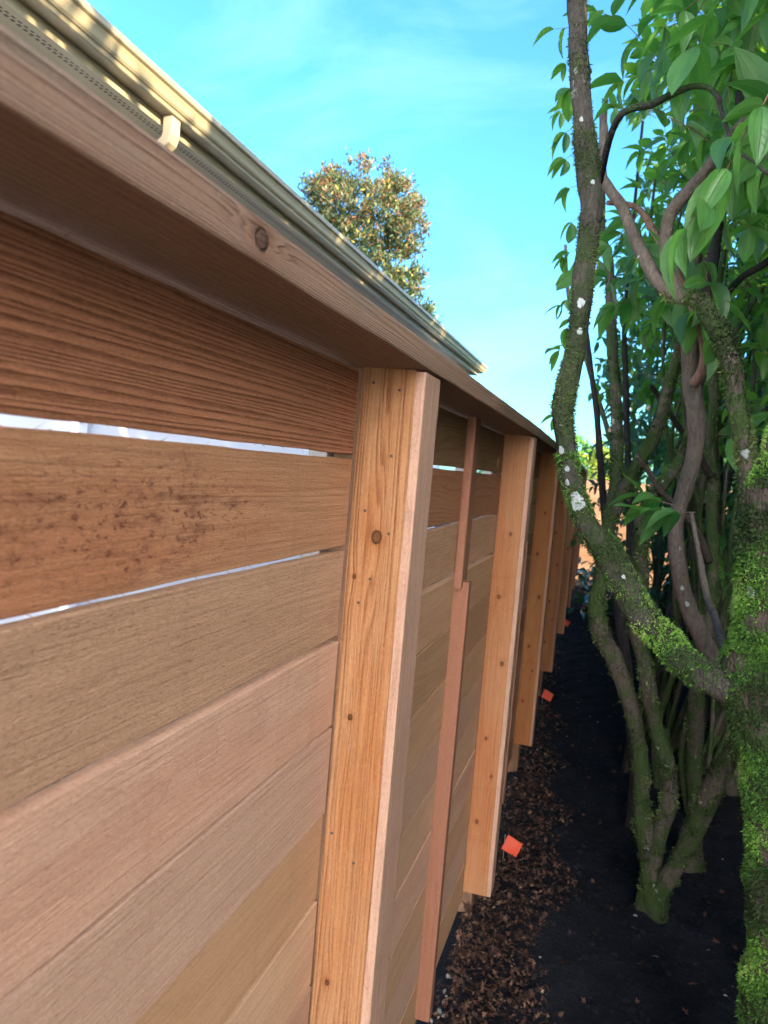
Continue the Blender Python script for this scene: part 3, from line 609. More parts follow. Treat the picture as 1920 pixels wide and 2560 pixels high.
# ------------------------------------------------------------------ trees beside the path
# stems: (x, y, height above the soil, radius)
ST = {
'A0':[(0.261,1.3,1.726,0.0208),(0.25,1.3,1.65,0.0252),(0.239,1.31,1.586,0.0319),(0.228,1.32,1.514,0.0403),(0.233,1.34,1.411,0.047),(0.240,1.35,1.313,0.048),(0.248,1.36,1.243,0.053),(0.262,1.36,1.154,0.0525),(0.284,1.37,1.08,0.0509),(0.308,1.38,0.988,0.0531),(0.32,1.4,0.871,0.0579),(0.341,1.42,0.741,0.0588),(0.359,1.44,0.603,0.0638),(0.399,1.47,0.347,0.0695)],
'A1':[(-0.188,1.62,2.573,0.0195),(-0.173,1.6,2.452,0.0202),(-0.146,1.57,2.258,0.0207),(-0.123,1.55,2.134,0.0223),(-0.102,1.53,2.03,0.022),(-0.102,1.51,1.921,0.0192),(-0.099,1.49,1.796,0.019),(-0.106,1.47,1.707,0.0197),(-0.113,1.46,1.637,0.0214),(-0.096,1.45,1.552,0.0187),(-0.077,1.44,1.486,0.0185),(-0.048,1.43,1.426,0.0208),(0.004,1.42,1.366,0.0238),(0.05,1.41,1.294,0.0251),(0.105,1.4,1.239,0.0247),(0.151,1.38,1.206,0.0249),(0.208,1.36,1.185,0.0265)],
'B0':[(0.072,1.95,1.965,0.0175),(0.102,1.93,1.954,0.0194),(0.137,1.92,1.936,0.0202),(0.18,1.9,1.874,0.021),(0.208,1.9,1.818,0.023),(0.229,1.9,1.735,0.0219),(0.251,1.9,1.652,0.0219),(0.269,1.9,1.578,0.023),(0.302,1.9,1.424,0.0261),(0.342,1.9,1.218,0.0282),(0.388,1.9,0.959,0.0314),(0.428,1.9,0.666,0.0367)],
'B1':[(-0.136,2.1,2.452,0.0072),(-0.125,2.08,2.396,0.0107),(-0.119,2.06,2.294,0.0118),(-0.1,2.04,2.248,0.0128),(-0.061,2.02,2.192,0.0149),(-0.027,2.0,2.12,0.0159),(0.004,1.98,2.058,0.0168),(0.04,1.96,1.996,0.0177),(0.084,1.94,1.958,0.0185)],
'B2':[(0.297,1.8,2.416,0.0095),(0.219,1.8,2.328,0.0126),(0.179,1.82,2.293,0.0148),(0.15,1.84,2.262,0.0141),(0.104,1.88,2.202,0.0145),(0.072,1.9,2.167,0.0148),(0.051,1.92,2.133,0.015),(0.049,1.93,2.084,0.0151),(0.059,1.94,2.02,0.0152),(0.094,1.94,1.956,0.0163)],
'C0':[(0.131,2.3,1.945,0.018),(0.147,2.3,1.924,0.0244),(0.156,2.3,1.863,0.0244),(0.165,2.3,1.799,0.0257),(0.187,2.3,1.696,0.0257),(0.192,2.3,1.614,0.0244),(0.181,2.3,1.53,0.0245),(0.165,2.3,1.451,0.0233),(0.164,2.3,1.386,0.0221),(0.18,2.3,1.299,0.0234),(0.213,2.32,1.193,0.0249),(0.29,2.34,1.059,0.0263),(0.38,2.36,0.934,0.0291),(0.48,2.4,0.741,0.0309),(0.55,2.42,0.519,0.0339),(0.60,2.45,0.286,0.0371)],
'C1':[(-0.027,2.15,2.233,0.0085),(0.025,2.17,2.173,0.011),(0.068,2.18,2.114,0.0122),(0.106,2.2,2.05,0.0129),(0.151,2.21,1.974,0.0135),(0.182,2.23,1.891,0.0136),(0.184,2.25,1.833,0.0138),(0.169,2.28,1.8,0.0153)],
'C2':[(0.237,2.6,2.727,0.0127),(0.217,2.55,2.538,0.0167),(0.215,2.52,2.447,0.0179),(0.207,2.5,2.344,0.0178),(0.2,2.47,2.247,0.0184),(0.192,2.44,2.132,0.0189),(0.183,2.4,2.057,0.0186),(0.179,2.36,1.926,0.0171),(0.176,2.33,1.791,0.0169)],
'C3':[(0.42,2.5,2.251,0.0094),(0.351,2.5,2.192,0.0115),(0.291,2.5,2.148,0.0109),(0.253,2.48,2.098,0.0102),(0.237,2.46,2.033,0.0102),(0.219,2.42,1.938,0.0107),(0.184,2.34,1.78,0.0117)],
'D0':[(-0.164,3.15,2.52,0.0162),(-0.119,3.12,2.352,0.0196),(-0.094,3.1,2.172,0.0231),(-0.072,3.08,2.0,0.0239),(-0.043,3.05,1.827,0.0245),(-0.027,3.03,1.713,0.0244),(-0.016,3.0,1.602,0.0242),(-0.013,3.0,1.489,0.0259),(-0.021,2.98,1.349,0.0293),(-0.028,2.96,1.242,0.0309),(-0.028,2.95,1.153,0.0326),(-0.036,2.92,1.06,0.0357),(-0.012,2.92,0.964,0.0357),(0.039,2.92,0.882,0.0356),(0.104,2.92,0.748,0.0338),(0.149,2.93,0.615,0.0321),(0.18,2.93,0.48,0.0338),(0.194,2.93,0.343,0.0356),(0.228,2.94,0.199,0.039),(0.255,2.94,0.086,0.0441),(0.276,2.94,-0.023,0.0509)],
'D1':[(0.217,2.8,1.788,0.0156),(0.197,2.84,1.653,0.0207),(0.181,2.85,1.584,0.0225),(0.134,2.86,1.503,0.026),(0.093,2.87,1.414,0.0295),(0.098,2.88,1.286,0.0297),(0.112,2.89,1.125,0.0298),(0.11,2.9,1.027,0.0317),(0.115,2.9,0.969,0.0317),(0.148,2.9,0.881,0.0316),(0.18,2.91,0.763,0.03),(0.219,2.92,0.631,0.0301),(0.263,2.92,0.528,0.0317),(0.282,2.93,0.435,0.0318),(0.281,2.93,0.34,0.0336),(0.261,2.94,0.227,0.0355),(0.25,2.94,0.111,0.039)],
'D2':[(0.488,2.6,1.044,0.0285),(0.47,2.65,0.852,0.0323),(0.445,2.72,0.683,0.0364),(0.405,2.78,0.533,0.0391),(0.383,2.82,0.41,0.0415),(0.363,2.86,0.305,0.039),(0.325,2.9,0.163,0.0365),(0.287,2.93,0.038,0.0422)],
'D3':[(0.167,2.7,2.194,0.015),(0.154,2.75,2.052,0.0184),(0.148,2.8,1.963,0.022),(0.133,2.85,1.867,0.0233),(0.12,2.88,1.764,0.0244),(0.095,2.92,1.671,0.0265),(0.055,2.95,1.577,0.0286),(0.013,2.97,1.475,0.029),(-0.012,2.98,1.372,0.0293)],
'E0':[(-0.232,3.6,2.339,0.0104),(-0.196,3.6,2.134,0.0125),(-0.164,3.6,1.98,0.0146),(-0.132,3.6,1.849,0.0156),(-0.103,3.6,1.682,0.0167),(-0.08,3.6,1.548,0.0167),(-0.057,3.6,1.416,0.0177),(-0.025,3.6,1.25,0.0208),(0.047,3.6,0.985,0.0271),(0.101,3.6,0.74,0.0312),(0.162,3.65,0.438,0.0359),(0.212,3.7,0.148,0.0407)],
'E1':[(-0.055,3.8,2.389,0.0108),(-0.038,3.8,2.153,0.0152),(-0.015,3.8,1.979,0.0163),(0.01,3.8,1.77,0.0163),(0.033,3.8,1.615,0.0174),(0.058,3.75,1.444,0.0215),(0.074,3.75,1.285,0.0237),(0.085,3.7,1.126,0.0255),(0.098,3.62,0.82,0.0272)],
'F0':[(0.246,3.3,2.277,0.0165),(0.291,3.3,2.05,0.0201),(0.323,3.3,1.904,0.0219),(0.324,3.3,1.727,0.022),(0.351,3.3,1.58,0.0239),(0.362,3.3,1.402,0.0239),(0.387,3.3,1.227,0.0276),(0.396,3.3,1.0,0.0314),(0.379,3.3,0.791,0.0353),(0.396,3.35,0.493,0.0379),(0.434,3.4,0.168,0.0424)],
'F1':[(0.046,2.7,1.61,0.0092),(0.091,2.75,1.561,0.0102),(0.132,2.8,1.503,0.0103),(0.212,2.9,1.441,0.0114),(0.291,3.05,1.357,0.0154),(0.363,3.25,1.243,0.02)],
'F2':[(0.161,1.85,1.454,0.0062),(0.176,1.83,1.394,0.0077),(0.191,1.8,1.331,0.0086),(0.201,1.75,1.283,0.0088),(0.21,1.65,1.252,0.0092),(0.213,1.55,1.225,0.0095),(0.226,1.45,1.198,0.0097)],
'F3':[(0.073,3.0,1.883,0.0094),(0.128,3.05,1.82,0.0112),(0.191,3.1,1.745,0.0122),(0.264,3.2,1.67,0.0143),(0.341,3.28,1.57,0.0164)],
'B3':[(-0.078,1.7,2.261,0.0077),(-0.013,1.68,2.279,0.008),(0.02,1.66,2.285,0.0074),(0.059,1.64,2.291,0.0063),(0.089,1.62,2.277,0.0058),(0.108,1.6,2.246,0.0057),(0.113,1.6,2.23,0.0039),(0.132,1.58,2.17,0.0035),(0.152,1.56,2.129,0.0034),(0.179,1.54,2.101,0.0033),(0.198,1.52,2.074,0.0033),(0.273,1.5,2.021,0.0036)],
}
for _k in ST: ST[_k] = [(x, y, z+EYE-1.5, r*(.86 if _k[0] in 'DEF' else .95)) for x, y, z, r in ST[_k]]      # the soil lies this much deeper than first measured
def stem(key, mat, parent, name='limb', extra_top=None, extra_foot=None, nseg=12, lump=.09, n=6):
    pts = list(ST[key])
    if extra_top: pts = [tuple(extra_top)] + pts
    if extra_foot: pts = pts + [tuple(extra_foot)]
    t = Tube([p[:3] for p in pts], [p[3] for p in pts], nseg, n, lump, seed=sum(map(ord, key))); t.build(name, mat, parent); return t
def tree(name, foot, label): return thing(name, foot, label=label, cat='tree', group='multi-stemmed evergreen trees along the path')
TA = tree('viburnum_tree', (.42, 1.5, 0), 'thick bright mossy trunk at the right edge, one long branch curving up left')
TB = tree('viburnum_tree', (.45, 1.9, 0), 'mossy arching tree just behind the thick mossy trunk')
TC = tree('viburnum_tree', (.46, 2.5, 0), 'smooth grey stem ending in a sawn stub with a curved pinkish branch')
TD = tree('viburnum_tree', (.27, 2.94, 0), 'tree forking at the soil into three mossy stems')
TE = tree('viburnum_tree', (.22, 3.7, 0), 'pair of thin dark straight stems behind the forked tree')
TF = tree('viburnum_tree', (.45, 3.45, 0), 'leaning greenish stem with crossing dead sticks behind the grey stub')
a0 = stem('A0', M_BARK, TA, 'trunk', extra_top=(.30, 1.28, 2.15, .018), extra_foot=(.42, 1.49, -.03, .085), nseg=28, n=18, lump=.12)
a1 = stem('A1', M_BARK_UP, TA, 'limb', extra_top=(-.22, 1.66, 2.95, .017), nseg=20, n=14, lump=.11)
b0 = stem('B0', M_BARK2, TB, 'trunk', extra_foot=(.45, 1.9, -.03, .045), nseg=18, n=10); b1 = stem('B1', M_BARK_CLEAN, TB)
b2 = stem('B2', M_BARK_CLEAN, TB, extra_top=(.5, 1.8, 2.6, .008)); b3 = stem('B3', M_BARK_DARK, TB, 'twig', nseg=8, extra_top=(-.118, 1.98, 2.33, .009))
c0 = stem('C0', M_BARK_CLEAN, TC, 'trunk', extra_foot=(.62, 2.5, -.03, .045), nseg=18, n=10, lump=.06); c1 = stem('C1', M_BARK_PINK, TC, lump=.04, extra_top=(-.1, 2.1, 2.32, .006))
c2 = stem('C2', M_BARK_DARK, TC, extra_top=(.24, 2.65, 3.2, .008)); c3 = stem('C3', M_BARK_DARK, TC)
d0 = stem('D0', M_BARK2, TD, 'trunk', extra_foot=(.277, 2.95, -.06, .048), extra_top=(-.2, 3.2, 3.1, .01), nseg=16, n=10); d1 = stem('D1', M_BARK2, TD, extra_foot=(.25, 2.96, -.06, .042), nseg=16, n=10, extra_top=(.26, 2.8, 2.4, .01))
d2 = stem('D2', M_BARK2, TD, extra_foot=(.275, 2.945, -.06, .045), nseg=16, n=10, extra_top=(.62, 2.5, 1.6, .02)); d3 = stem('D3', M_BARK2, TD, extra_top=(.2, 2.6, 2.9, .01))
e0 = stem('E0', M_BARK_DARK, TE, 'trunk', extra_foot=(.22, 3.7, -.04, .045), extra_top=(-.16, 3.6, 2.7, .006)); e1 = stem('E1', M_BARK_DARK, TE, extra_top=(-.06, 3.85, 3.3, .006))
f0 = stem('F0', M_BARK2, TF, 'trunk', extra_foot=(.45, 3.45, -.04, .05), extra_top=(.2, 3.3, 3.3, .008)); f1 = stem('F1', M_BARK_CLEAN, TF); f3 = stem('F3', M_BARK_DARK, TF)
f2 = stem('F2', M_BARK_CLEAN, TA, 'dead_twig', nseg=8)
# moss
moss([a0], 'moss', M_MOSS, TA, 230000, .30, (.003, .0085), .00105, seed=1)
sub = Tube([p[:3] for p in ST['A1'][9:]], [p[3] for p in ST['A1'][9:]], 20, 14, .11, seed=sum(map(ord, 'A1')))
moss([sub], 'moss', M_MOSS, TA, 150000, .33, (.0035, .009), .001, seed=4, toplike=.22)
moss([a1], 'moss', M_MOSS_DULL, TA, 90000, .42, (.003, .008), .0009, seed=8)
moss([b0], 'moss', M_MOSS_DULL, TB, 26000, .42, (.005, .012), .0016, seed=12)
moss([d0, d1, d2], 'moss', M_MOSS_DULL, TD, 14000, .45, (.006, .015), .0024, seed=15)
moss([d3], 'moss', M_MOSS_DULL, TD, 9000, .42, (.006, .015), .0024, seed=18)
moss([f0], 'moss', M_MOSS_DULL, TF, 7000, .45, (.006, .015), .0026, seed=19)
# lichen plates on the curving branch
def lichen(tb, target, th_dir, size, parent, stretch=1.4):
    i0 = int(np.argmin(np.linalg.norm(tb.P-np.array(target), axis=1))); d = np.array(th_dir); th0 = math.atan2(d@tb.B[i0], d@tb.N[i0])
    n = 40; V = []; F = []; rings = (0, .35, .7, .92, 1.0)
    for q, rr in enumerate(rings):
        for k in range(n):
            a = 2*math.pi*k/n; wob = 1 + .12*math.sin(3*a+size*900) + .08*math.sin(7*a+2) + .07*math.sin(13*a+target[2]*40) + random.uniform(-.04, .04)
            du = math.cos(a)*size*stretch*rr*wob; dv = math.sin(a)*size*rr*wob
            L = tb.len[i0]+du; i = int(np.clip(np.searchsorted(tb.len, L), 1, len(tb.P)-1)); t = (L-tb.len[i-1])/max(1e-6, tb.len[i]-tb.len[i-1]); t = min(1, max(0, t))
            th = np.array([th0 + dv/tb.R[i0]]); h = .0012 + (0 if rr == 1 else random.uniform(.0002, .0010)) - (.0022 if rr == 1 else 0)
            pa, _ = tb.pt(np.array([i-1]), th, h); pb, _ = tb.pt(np.array([i]), th, h); V.append(tuple((pa*(1-t)+pb*t)[0]))
    for q in range(len(rings)-1):
        for k in range(n):
            a, b = q*n+k, q*n+(k+1) % n; F.append((a, b, b+n, a+n))
    return link('lichen_patch', mesh_np('lichen_patch', V, F), M_LICH, parent)
tocam = lambda p: unit(np.array([0, 0, EYE])-np.array(p))
for p, s, sh in (((-.066, 1.44, 1.465), .0125, (-.1, 0, .25)), ((-.093, 1.45, 1.56), .006, (-.75, 0, .1)), ((-.086, 1.445, 1.525), .004, (-.2, 0, 0)), ((-.101, 1.49, 1.83), .0075, (-.1, 0, .1)), ((-.100, 1.49, 1.775), .005, (.1, 0, .1)),
              ((.02, 1.415, 1.34), .003, (.1, 0, .1)), ((-.078, 1.44, 1.50), .004, (-.5, 0, 0)), ((-.13, 1.56, 2.19), .004, (-.1, 0, 0)), ((-.11, 1.52, 2.06), .0035, (.2, 0, 0))):
    p = (p[0], p[1], p[2]+EYE-1.5)
    lichen(a1, p, tocam(p)+np.array(sh), s, TA)
lichen(a0, (.232, 1.33, 1.45), tocam((.23, 1.33, 1.45))+np.array([-.5, 0, 0]), .007, TA); lichen(b0, (.245, 1.9, 1.68), tocam((.245, 1.9, 1.68)), .009, TB, 1.2)
lichen(c0, (.17, 2.31, 1.26), tocam((.17, 2.31, 1.26)), .006, TC); lichen(c0, (.185, 2.3, 1.32), tocam((.18, 2.3, 1.3)), .005, TC); lichen(d0, (-.02, 2.97, 1.3), tocam((0, 3, 1.3)), .009, TD)
for p, dr, r_, par in ((ST['C0'][0][:3], (-.1, 0, 1), .019, TC), ((.075, 3.0, 1.886), (-.6, -.5, .5), .0105, TF), ((-.052, 3.05, 1.80), (-.7, -.6, 0), .010, TD)):
    bm = bmesh.new(); bmesh.ops.create_cone(bm, segments=14, radius1=r_, radius2=r_*.92, depth=.006, cap_ends=True)
    me = bpy.data.meshes.new('cut_end'); bm.to_mesh(me); bm.free(); o = link('cut_end', me, M_SAW, par)
    o.matrix_basis = Matrix.Translation(Vector(p)+Vector((0, 0, .002))-par.location) @ Vector(dr).to_track_quat('Z', 'Y').to_matrix().to_4x4(); o.matrix_parent_inverse = Matrix.Identity(4)

# crowns of the traced trees
U = rng.uniform
def crown(par, boxes, L=.115, mat=M_LEAF, tpl=LT_LO, droop=.35, step=.05, twig=.0016, dirb=(0, 0, 0)):
    S, D, K = [], [], []
    for (x0, x1, y0, y1, z_0, z_1, n) in boxes:
        for _ in range(n):
            S.append((U(x0, x1), U(y0, y1), U(z_0, z_1))); D.append(rng.normal(size=3)*.7 + np.array([-.1, -.15, .25]) + np.array(dirb)); K.append(rng.integers(2, 6))
    P, Dd, N, LL, paths = sprigs(S, D, K, step, L, droop); o = leaves('foliage', P, Dd, N, LL, mat, par, tpl); twig_mesh('shoots', paths, twig, M_BARK_PINK, par); return o
crown(TA, [(.16, .55, 1.15, 1.75, 2.12, 2.62, 19), (.30, .5, 1.5, 1.8, 1.98, 2.2, 4), (.0, .5, 1.3, 2.0, 2.6, 3.3, 30)], .112, M_LEAF, LT_HI)
crown(TB, [(-.02, .55, 1.8, 2.4, 2.12, 2.8, 42), (-.02, .7, 1.8, 2.4, 2.8, 3.6, 34), (.10, .40, 1.9, 2.2, 1.62, 1.9, 1)], .108, M_LEAF, LT_HI)
crown(TC, [(.04, .8, 2.2, 3.0, 2.3, 3.4, 120), (.4, .8, 2.3, 3.0, 1.9, 2.3, 12), (0., .9, 2.2, 3.0, 3.3, 3.6, 30)], .092, M_LEAF_MID, step=.036)
crown(TD, [(-.04, .9, 2.8, 3.6, 2.3, 3.7, 190), (.4, .9, 2.8, 3.6, 1.8, 2.3, 12), (0, 1, 2.8, 3.6, 3.7, 3.9, 12)], .092, M_LEAF_MID, step=.038)
crown(TE, [(-.06, 1.1, 3.5, 4.5, 2.2, 4.0, 190), (.3, 1.1, 3.7, 4.5, 1.3, 2.2, 34), (-.12, .6, 3.9, 4.5, 2.0, 3.3, 60)], .085, M_LEAF_MID, step=.036)
crown(TF, [(.1, 1.4, 3.4, 4.6, 1.6, 4.0, 170), (.5, 1.4, 3.6, 4.6, .7, 1.6, 36)], .085, M_LEAF_MID, step=.036)
# single shoots sticking out to the left against the sky
s_ = [(-0.194, 2.0, 2.589), (-0.179, 1.9, 2.432), (-0.216, 2.3, 2.532), (-0.209, 2.6, 2.448), (-0.231, 2.9, 2.357), (-0.208, 2.9, 2.199), (-0.195, 2.7, 2.064), (-0.222, 2.1, 2.769), (-0.202, 2.4, 2.477), (-0.162, 2.6, 1.806), (-0.254, 3.2, 2.518), (-0.272, 2.6, 2.949), (-0.257, 3.3, 2.358), (-0.276, 2.8, 2.911)]
P, Dd, N, LL, paths = sprigs(s_, [(-.8, U(-.3, .3), U(-.7, .1)) for _ in s_], rng.integers(1, 3, len(s_)), .028, .072, .8, .3)
leaves('foliage', P, Dd, N, LL, M_LEAF_MID, TC, LT_HI); twig_mesh('shoots', paths, .0012, M_BARK_PINK, TC)
# the few leaves that hang in front of the stems
s_ = [(.16, 1.75, 1.55), (.12, 1.8, 1.56)]; P, Dd, N, LL, paths = sprigs(s_, [(-1, .1, .15), (-.9, .1, .1)], [3, 2], .035, .085, .15, .25)
leaves('foliage', P, Dd, N, LL, M_LEAF, TC, LT_HI); twig_mesh('shoots', paths, .0012, M_BARK_PINK, TC)

# more trees of the row further along, each with its own stems and crown
def row_tree(x, y, h, nst, seed, label, boxes, mat=M_LEAF_FAR, L=.10, lean=.0, rad=(.022, .04)):
    t = tree('viburnum_tree', (x, y, 0), label); r = np.random.default_rng(seed)
    for k in range(nst):
        a = r.uniform(0, 6.28); sp = r.uniform(.15, .5); pts = []; R = []; q = np.array([x, y, -.04]); r0 = r.uniform(*rad)
        drift = np.array([math.cos(a)*sp+lean, math.sin(a)*sp, 0])
        for s in range(9):
            pts.append(q.copy()); R.append(r0*(1-.085*s)); q = q + np.array([0, 0, h/8]) + drift*(h/16) + np.append(r.normal(size=2)*.06, 0)
        tb = Tube(pts, R, 10, 5, .1, seed=seed*7+k); tb.build('trunk' if k == 0 else 'limb', M_BARK2 if r.random() < .85 else M_BARK_DARK, t)
    crown(t, boxes, L, mat); return t
row_tree(.36, 4.15, 3.0, 6, 41, 'cluster of slim bare stems right behind the dark straight stems', [(.3, 1.2, 4.1, 4.6, 1.2, 2., 14)], lean=.42, rad=(.012, .022))
row_tree(.18, 4.5, 3.0, 7, 43, 'thin dark wand-like stems nearest the fence side of the row', [(.3, 1.0, 4.4, 4.9, .9, 2., 16)], lean=.5, rad=(.009, .017))
row_tree(.45, 5.0, 3.2, 8, 44, 'tangle of thin dark stems deep in the middle of the row', [(.2, 1.3, 5., 5.4, .6, 2., 20)], lean=.2, rad=(.010, .020))
row_tree(.50, 3.95, 3.0, 6, 45, 'slim leaning stems behind the greenish leaning stem', [(.5, 1.2, 3.9, 4.4, .8, 2., 16)], lean=-.05, rad=(.010, .020))
row_tree(.62, 4.75, 3.4, 6, 42, 'second cluster of slim stems, a step further down the path', [(.5, 1.4, 4.6, 5.2, 1.0, 2.2, 18)], lean=.4, rad=(.012, .024))
row_tree(.75, 4.4, 3.4, 5, 31, 'first far tree past the dark straight stems, five slim stems', [(0., 1.7, 4.6, 5.6, 1.5, 4.6, 110), (.1, 1.7, 4.6, 5.6, .6, 1.5, 45)])
row_tree(.35, 5.2, 3.4, 5, 32, 'far slim-stemmed tree leaning toward the fence cap', [(-.10, 1.2, 5.2, 6.3, 1.7, 4.6, 100), (.1, 1.4, 5.3, 6.3, .7, 1.7, 45), (-.14, .7, 5.3, 6.3, 1.7, 3.3, 95)])
row_tree(1.1, 5.9, 3.6, 5, 33, 'far tree deep inside the row with dense dark leaves', [(.3, 2.2, 5.8, 7.2, .3, 4.8, 130)])
row_tree(.35, 6.9, 3.6, 4, 34, 'far tree beside the narrow part of the path', [(-.05, 1.4, 6.6, 8., .9, 4.9, 110), (-.16, .9, 6.8, 8.0, 1.1, 3.8, 200)])
row_tree(1.0, 8.2, 3.8, 4, 35, 'second last tree of the row, dark leaves down to the soil', [(.25, 2.4, 7.8, 9.2, .1, 5., 150)])
row_tree(.5, 9.4, 3.6, 4, 36, 'last tree of the row, nearest the pale orange end fence', [(.05, 1.6, 9., 10., .2, 4.6, 110), (-.02, 1.3, 9.0, 10., .25, 2.9, 190)])

# five tall shrubs added mostly out of view: shade the fence, dapple the gutter
def shade_shrub(x, y, seed, label, top, n=3600, thin=.5):
    t = thing('shade_shrub', (x, y, 0), label=label, cat='shrub', group='added hedge that shades the fence'); r = np.random.default_rng(seed)
    for k in range(3):
        pts = [(x+r.normal()*.1*s, y+r.normal()*.12*s, -.04+s*top/6) for s in range(6)]; Tube(pts, [.04-.006*s for s in range(6)], 8, 4, .1, seed=seed+k).build('trunk' if k == 0 else 'limb', M_BARK_DARK, t)
    P = np.stack([r.uniform(x-.55, x+.75, n), r.uniform(y-1.4, y+1.4, n), r.uniform(.0, 2.98, n)], 1)
    m = int(n*thin*(top-3.1)/3.1); c = np.stack([r.uniform(x-.5, x+.6, 26), r.uniform(y-1.4, y+1.4, 26), r.uniform(3.1, top, 26)], 1)
    P = np.vstack([P, c[r.integers(0, 26, m)] + r.normal(size=(m, 3))*.18]); n = len(P)
    leaves('foliage', P, r.normal(size=(n, 3)) + np.array([0, 0, -.4]), r.normal(size=(n, 3)) + np.array([0, 0, .6]), np.where(P[:, 2] < 3.1, r.uniform(.19, .28, n), r.uniform(.12, .2, n)), M_HEDGE, t, leaf_template(3, 3, .48)); return t
for i, (y, lab, tp, th) in enumerate(((-.1, 'added shade shrub nearest the camera, behind the thick mossy trunk', 4.9, .35), (2.3, 'added shade shrub behind the grey stub tree', 5.5, .42), (4.7, 'added shade shrub beside the first far tree', 5.8, .9), (7.2, 'added shade shrub in the middle of the far row', 5.9, 1.4), (9.9, 'added shade shrub nearest the end fence', 5.9, 1.4))):
    shade_shrub(2.1 if i else 2.0, y, 50+i, lab, tp, 11000, th)

# ------------------------------------------------------------------ things beyond
t = thing('photinia_tree', (-6.1, 17, 0), label='round red and green tree rising beyond the end of the gutter', cat='tree')
Tube([(-6.0, 17, -.05), (-6.1, 17, 2.2), (-6.0, 17.1, 4.0), (-6.2, 17, 5.6), (-6.1, 16.9, 7.4)], [.13, .11, .09, .06, .03], 12, 8, .1, 3).build('trunk', M_BARK2, t)
cl = [(-6.12, 5.55, 1.42, 1.0, 260), (-6.8, 6.05, .75, 1., 50), (-5.35, 5.7, .75, 1., 60), (-6.9, 5.3, .7, 1., 55), (-5.5, 4.6, .85, 1., 60), (-4.9, 5.3, .45, 1., 24), (-4.86, 4.3, .36, .8, 22), (-4.75, 3.9, .26, .6, 14), (-4.45, 3.55, .20, .5, 9), (-4.15, 3.25, .13, .4, 5), (-7.3, 6.3, .32, .8, 18), (-5.3, 6.2, .3, .8, 12), (-5.2, 4.1, .3, .8, 16)]
P = []; D = []; RN = []
for (cx, cz, rr, dy, n) in cl:
    for _ in range(n):
        v = unit(rng.normal(size=3)); rad = rr*U(.25, 1.)**.55; c = np.array([cx-.14, 17, cz+EYE]) + v*rad*np.array([1, dy, 1]); up = unit(v*.7 + np.array([0, 0, .8]))
        m = rng.integers(24, 38); edge = rad/rr; 
        for _2 in range(m):
            P.append(c + rng.normal(size=3)*.075); D.append(unit(up*.8 + rng.normal(size=3)*.6)); RN.append(np.clip((.62 if U() < np.clip(.12 + .42*(edge > .8) + .12*(cz-5.4), .06, .6) else .2) + rng.normal()*.17, 0, 1) if U() > .04 else 1.)
P, D = np.array(P), np.array(D); n = len(P)
leaves('crown', P, D, rng.normal(size=(n, 3)) + np.array([0, 0, .5]), U(.08, .14, n), M_PHOT, t, LT_NAR, rnd=np.array(RN))
def far_tree(name, x, y, w, h, z_0, mat, label, n=1500, L=.3, dy=1.2):
    t = thing(name, (x, y, 0), label=label, cat='tree' if 'tree' in name else 'shrub')
    Tube([(x, y, -.05), (x+.05, y, h*.45), (x, y+.05, h*.9)], [.1, .07, .03], 8, 5, .1, 5).build('trunk', M_BARK_DARK, t)
    v = unit(rng.normal(size=(n, 3)))*(U(0, 1, n)**.35)[:, None]; c = np.array([x, y, (h+z_0)/2]) + v*np.array([w/2, dy, (h-z_0)/2])*(1+.22*np.sin(v[:, :1]*7+v[:, 2:]*5))
    leaves('crown', c, rng.normal(size=(n, 3)), rng.normal(size=(n, 3)) + np.array([0, 0, .7]), U(.6, 1.2, n)*L, mat, t, leaf_template(3, 3, .5)); return t
far_tree('distant_tree', -2.9, 24, 3.2, 2.9, .3, M_LEAF_FAR, 'green tree tops just above the far end of the cap rail', 2600, .22)
far_tree('distant_tree', -.9, 25, 3.4, 3.1, .3, M_LEAF_MID, 'green hedge-like tree beyond the pale orange end fence', 2600, .22)
far_tree('yellow_shrub', -.30, 14.2, .75, 2.42, 1.2, M_YELLOW, 'sunlit yellow shrub peeping over the pale orange end fence', 900, .09, .35)
far_tree('distant_tree', 1.6, 18, 3.2, 3.4, .2, M_LEAF_FAR, 'dark tree seen behind the far stems', 2500, .2)
far_tree('distant_tree', 4.4, 19, 3.6, 3.8, .2, M_LEAF_FAR, 'broad dark tree beyond the hedge on the right', 2500, .22)
ef = thing('end_fence', (1.3, 13, 0), label='sunlit pale orange board fence closing the far end of the path', cat='fence')
M_END = wood('sunlit_cedar', (.46, .27, .18), (.32, .17, .10), freq=30, warp=2, line=.3, fibre=.2, bump=.0005)
for k in range(12):
    me = board_mesh(5.0, .136, .02, .002, 4, .001); fence_part('board', me, M_END, (1.85, 13.0+random.uniform(-.003, .003), .075+.139*k), Vector((1, 0, 0)), Zu, Vector((0, -1, 0)), parent=ef)
for xx in (-.6, 1.0, 2.6, 4.2): fence_part('post', board_mesh(1.75, .09, .09, .003, 3), M_POSTF, (xx, 13.06, .85), Zu, Vector((1, 0, 0)), Vector((0, 1, 0)), parent=ef)
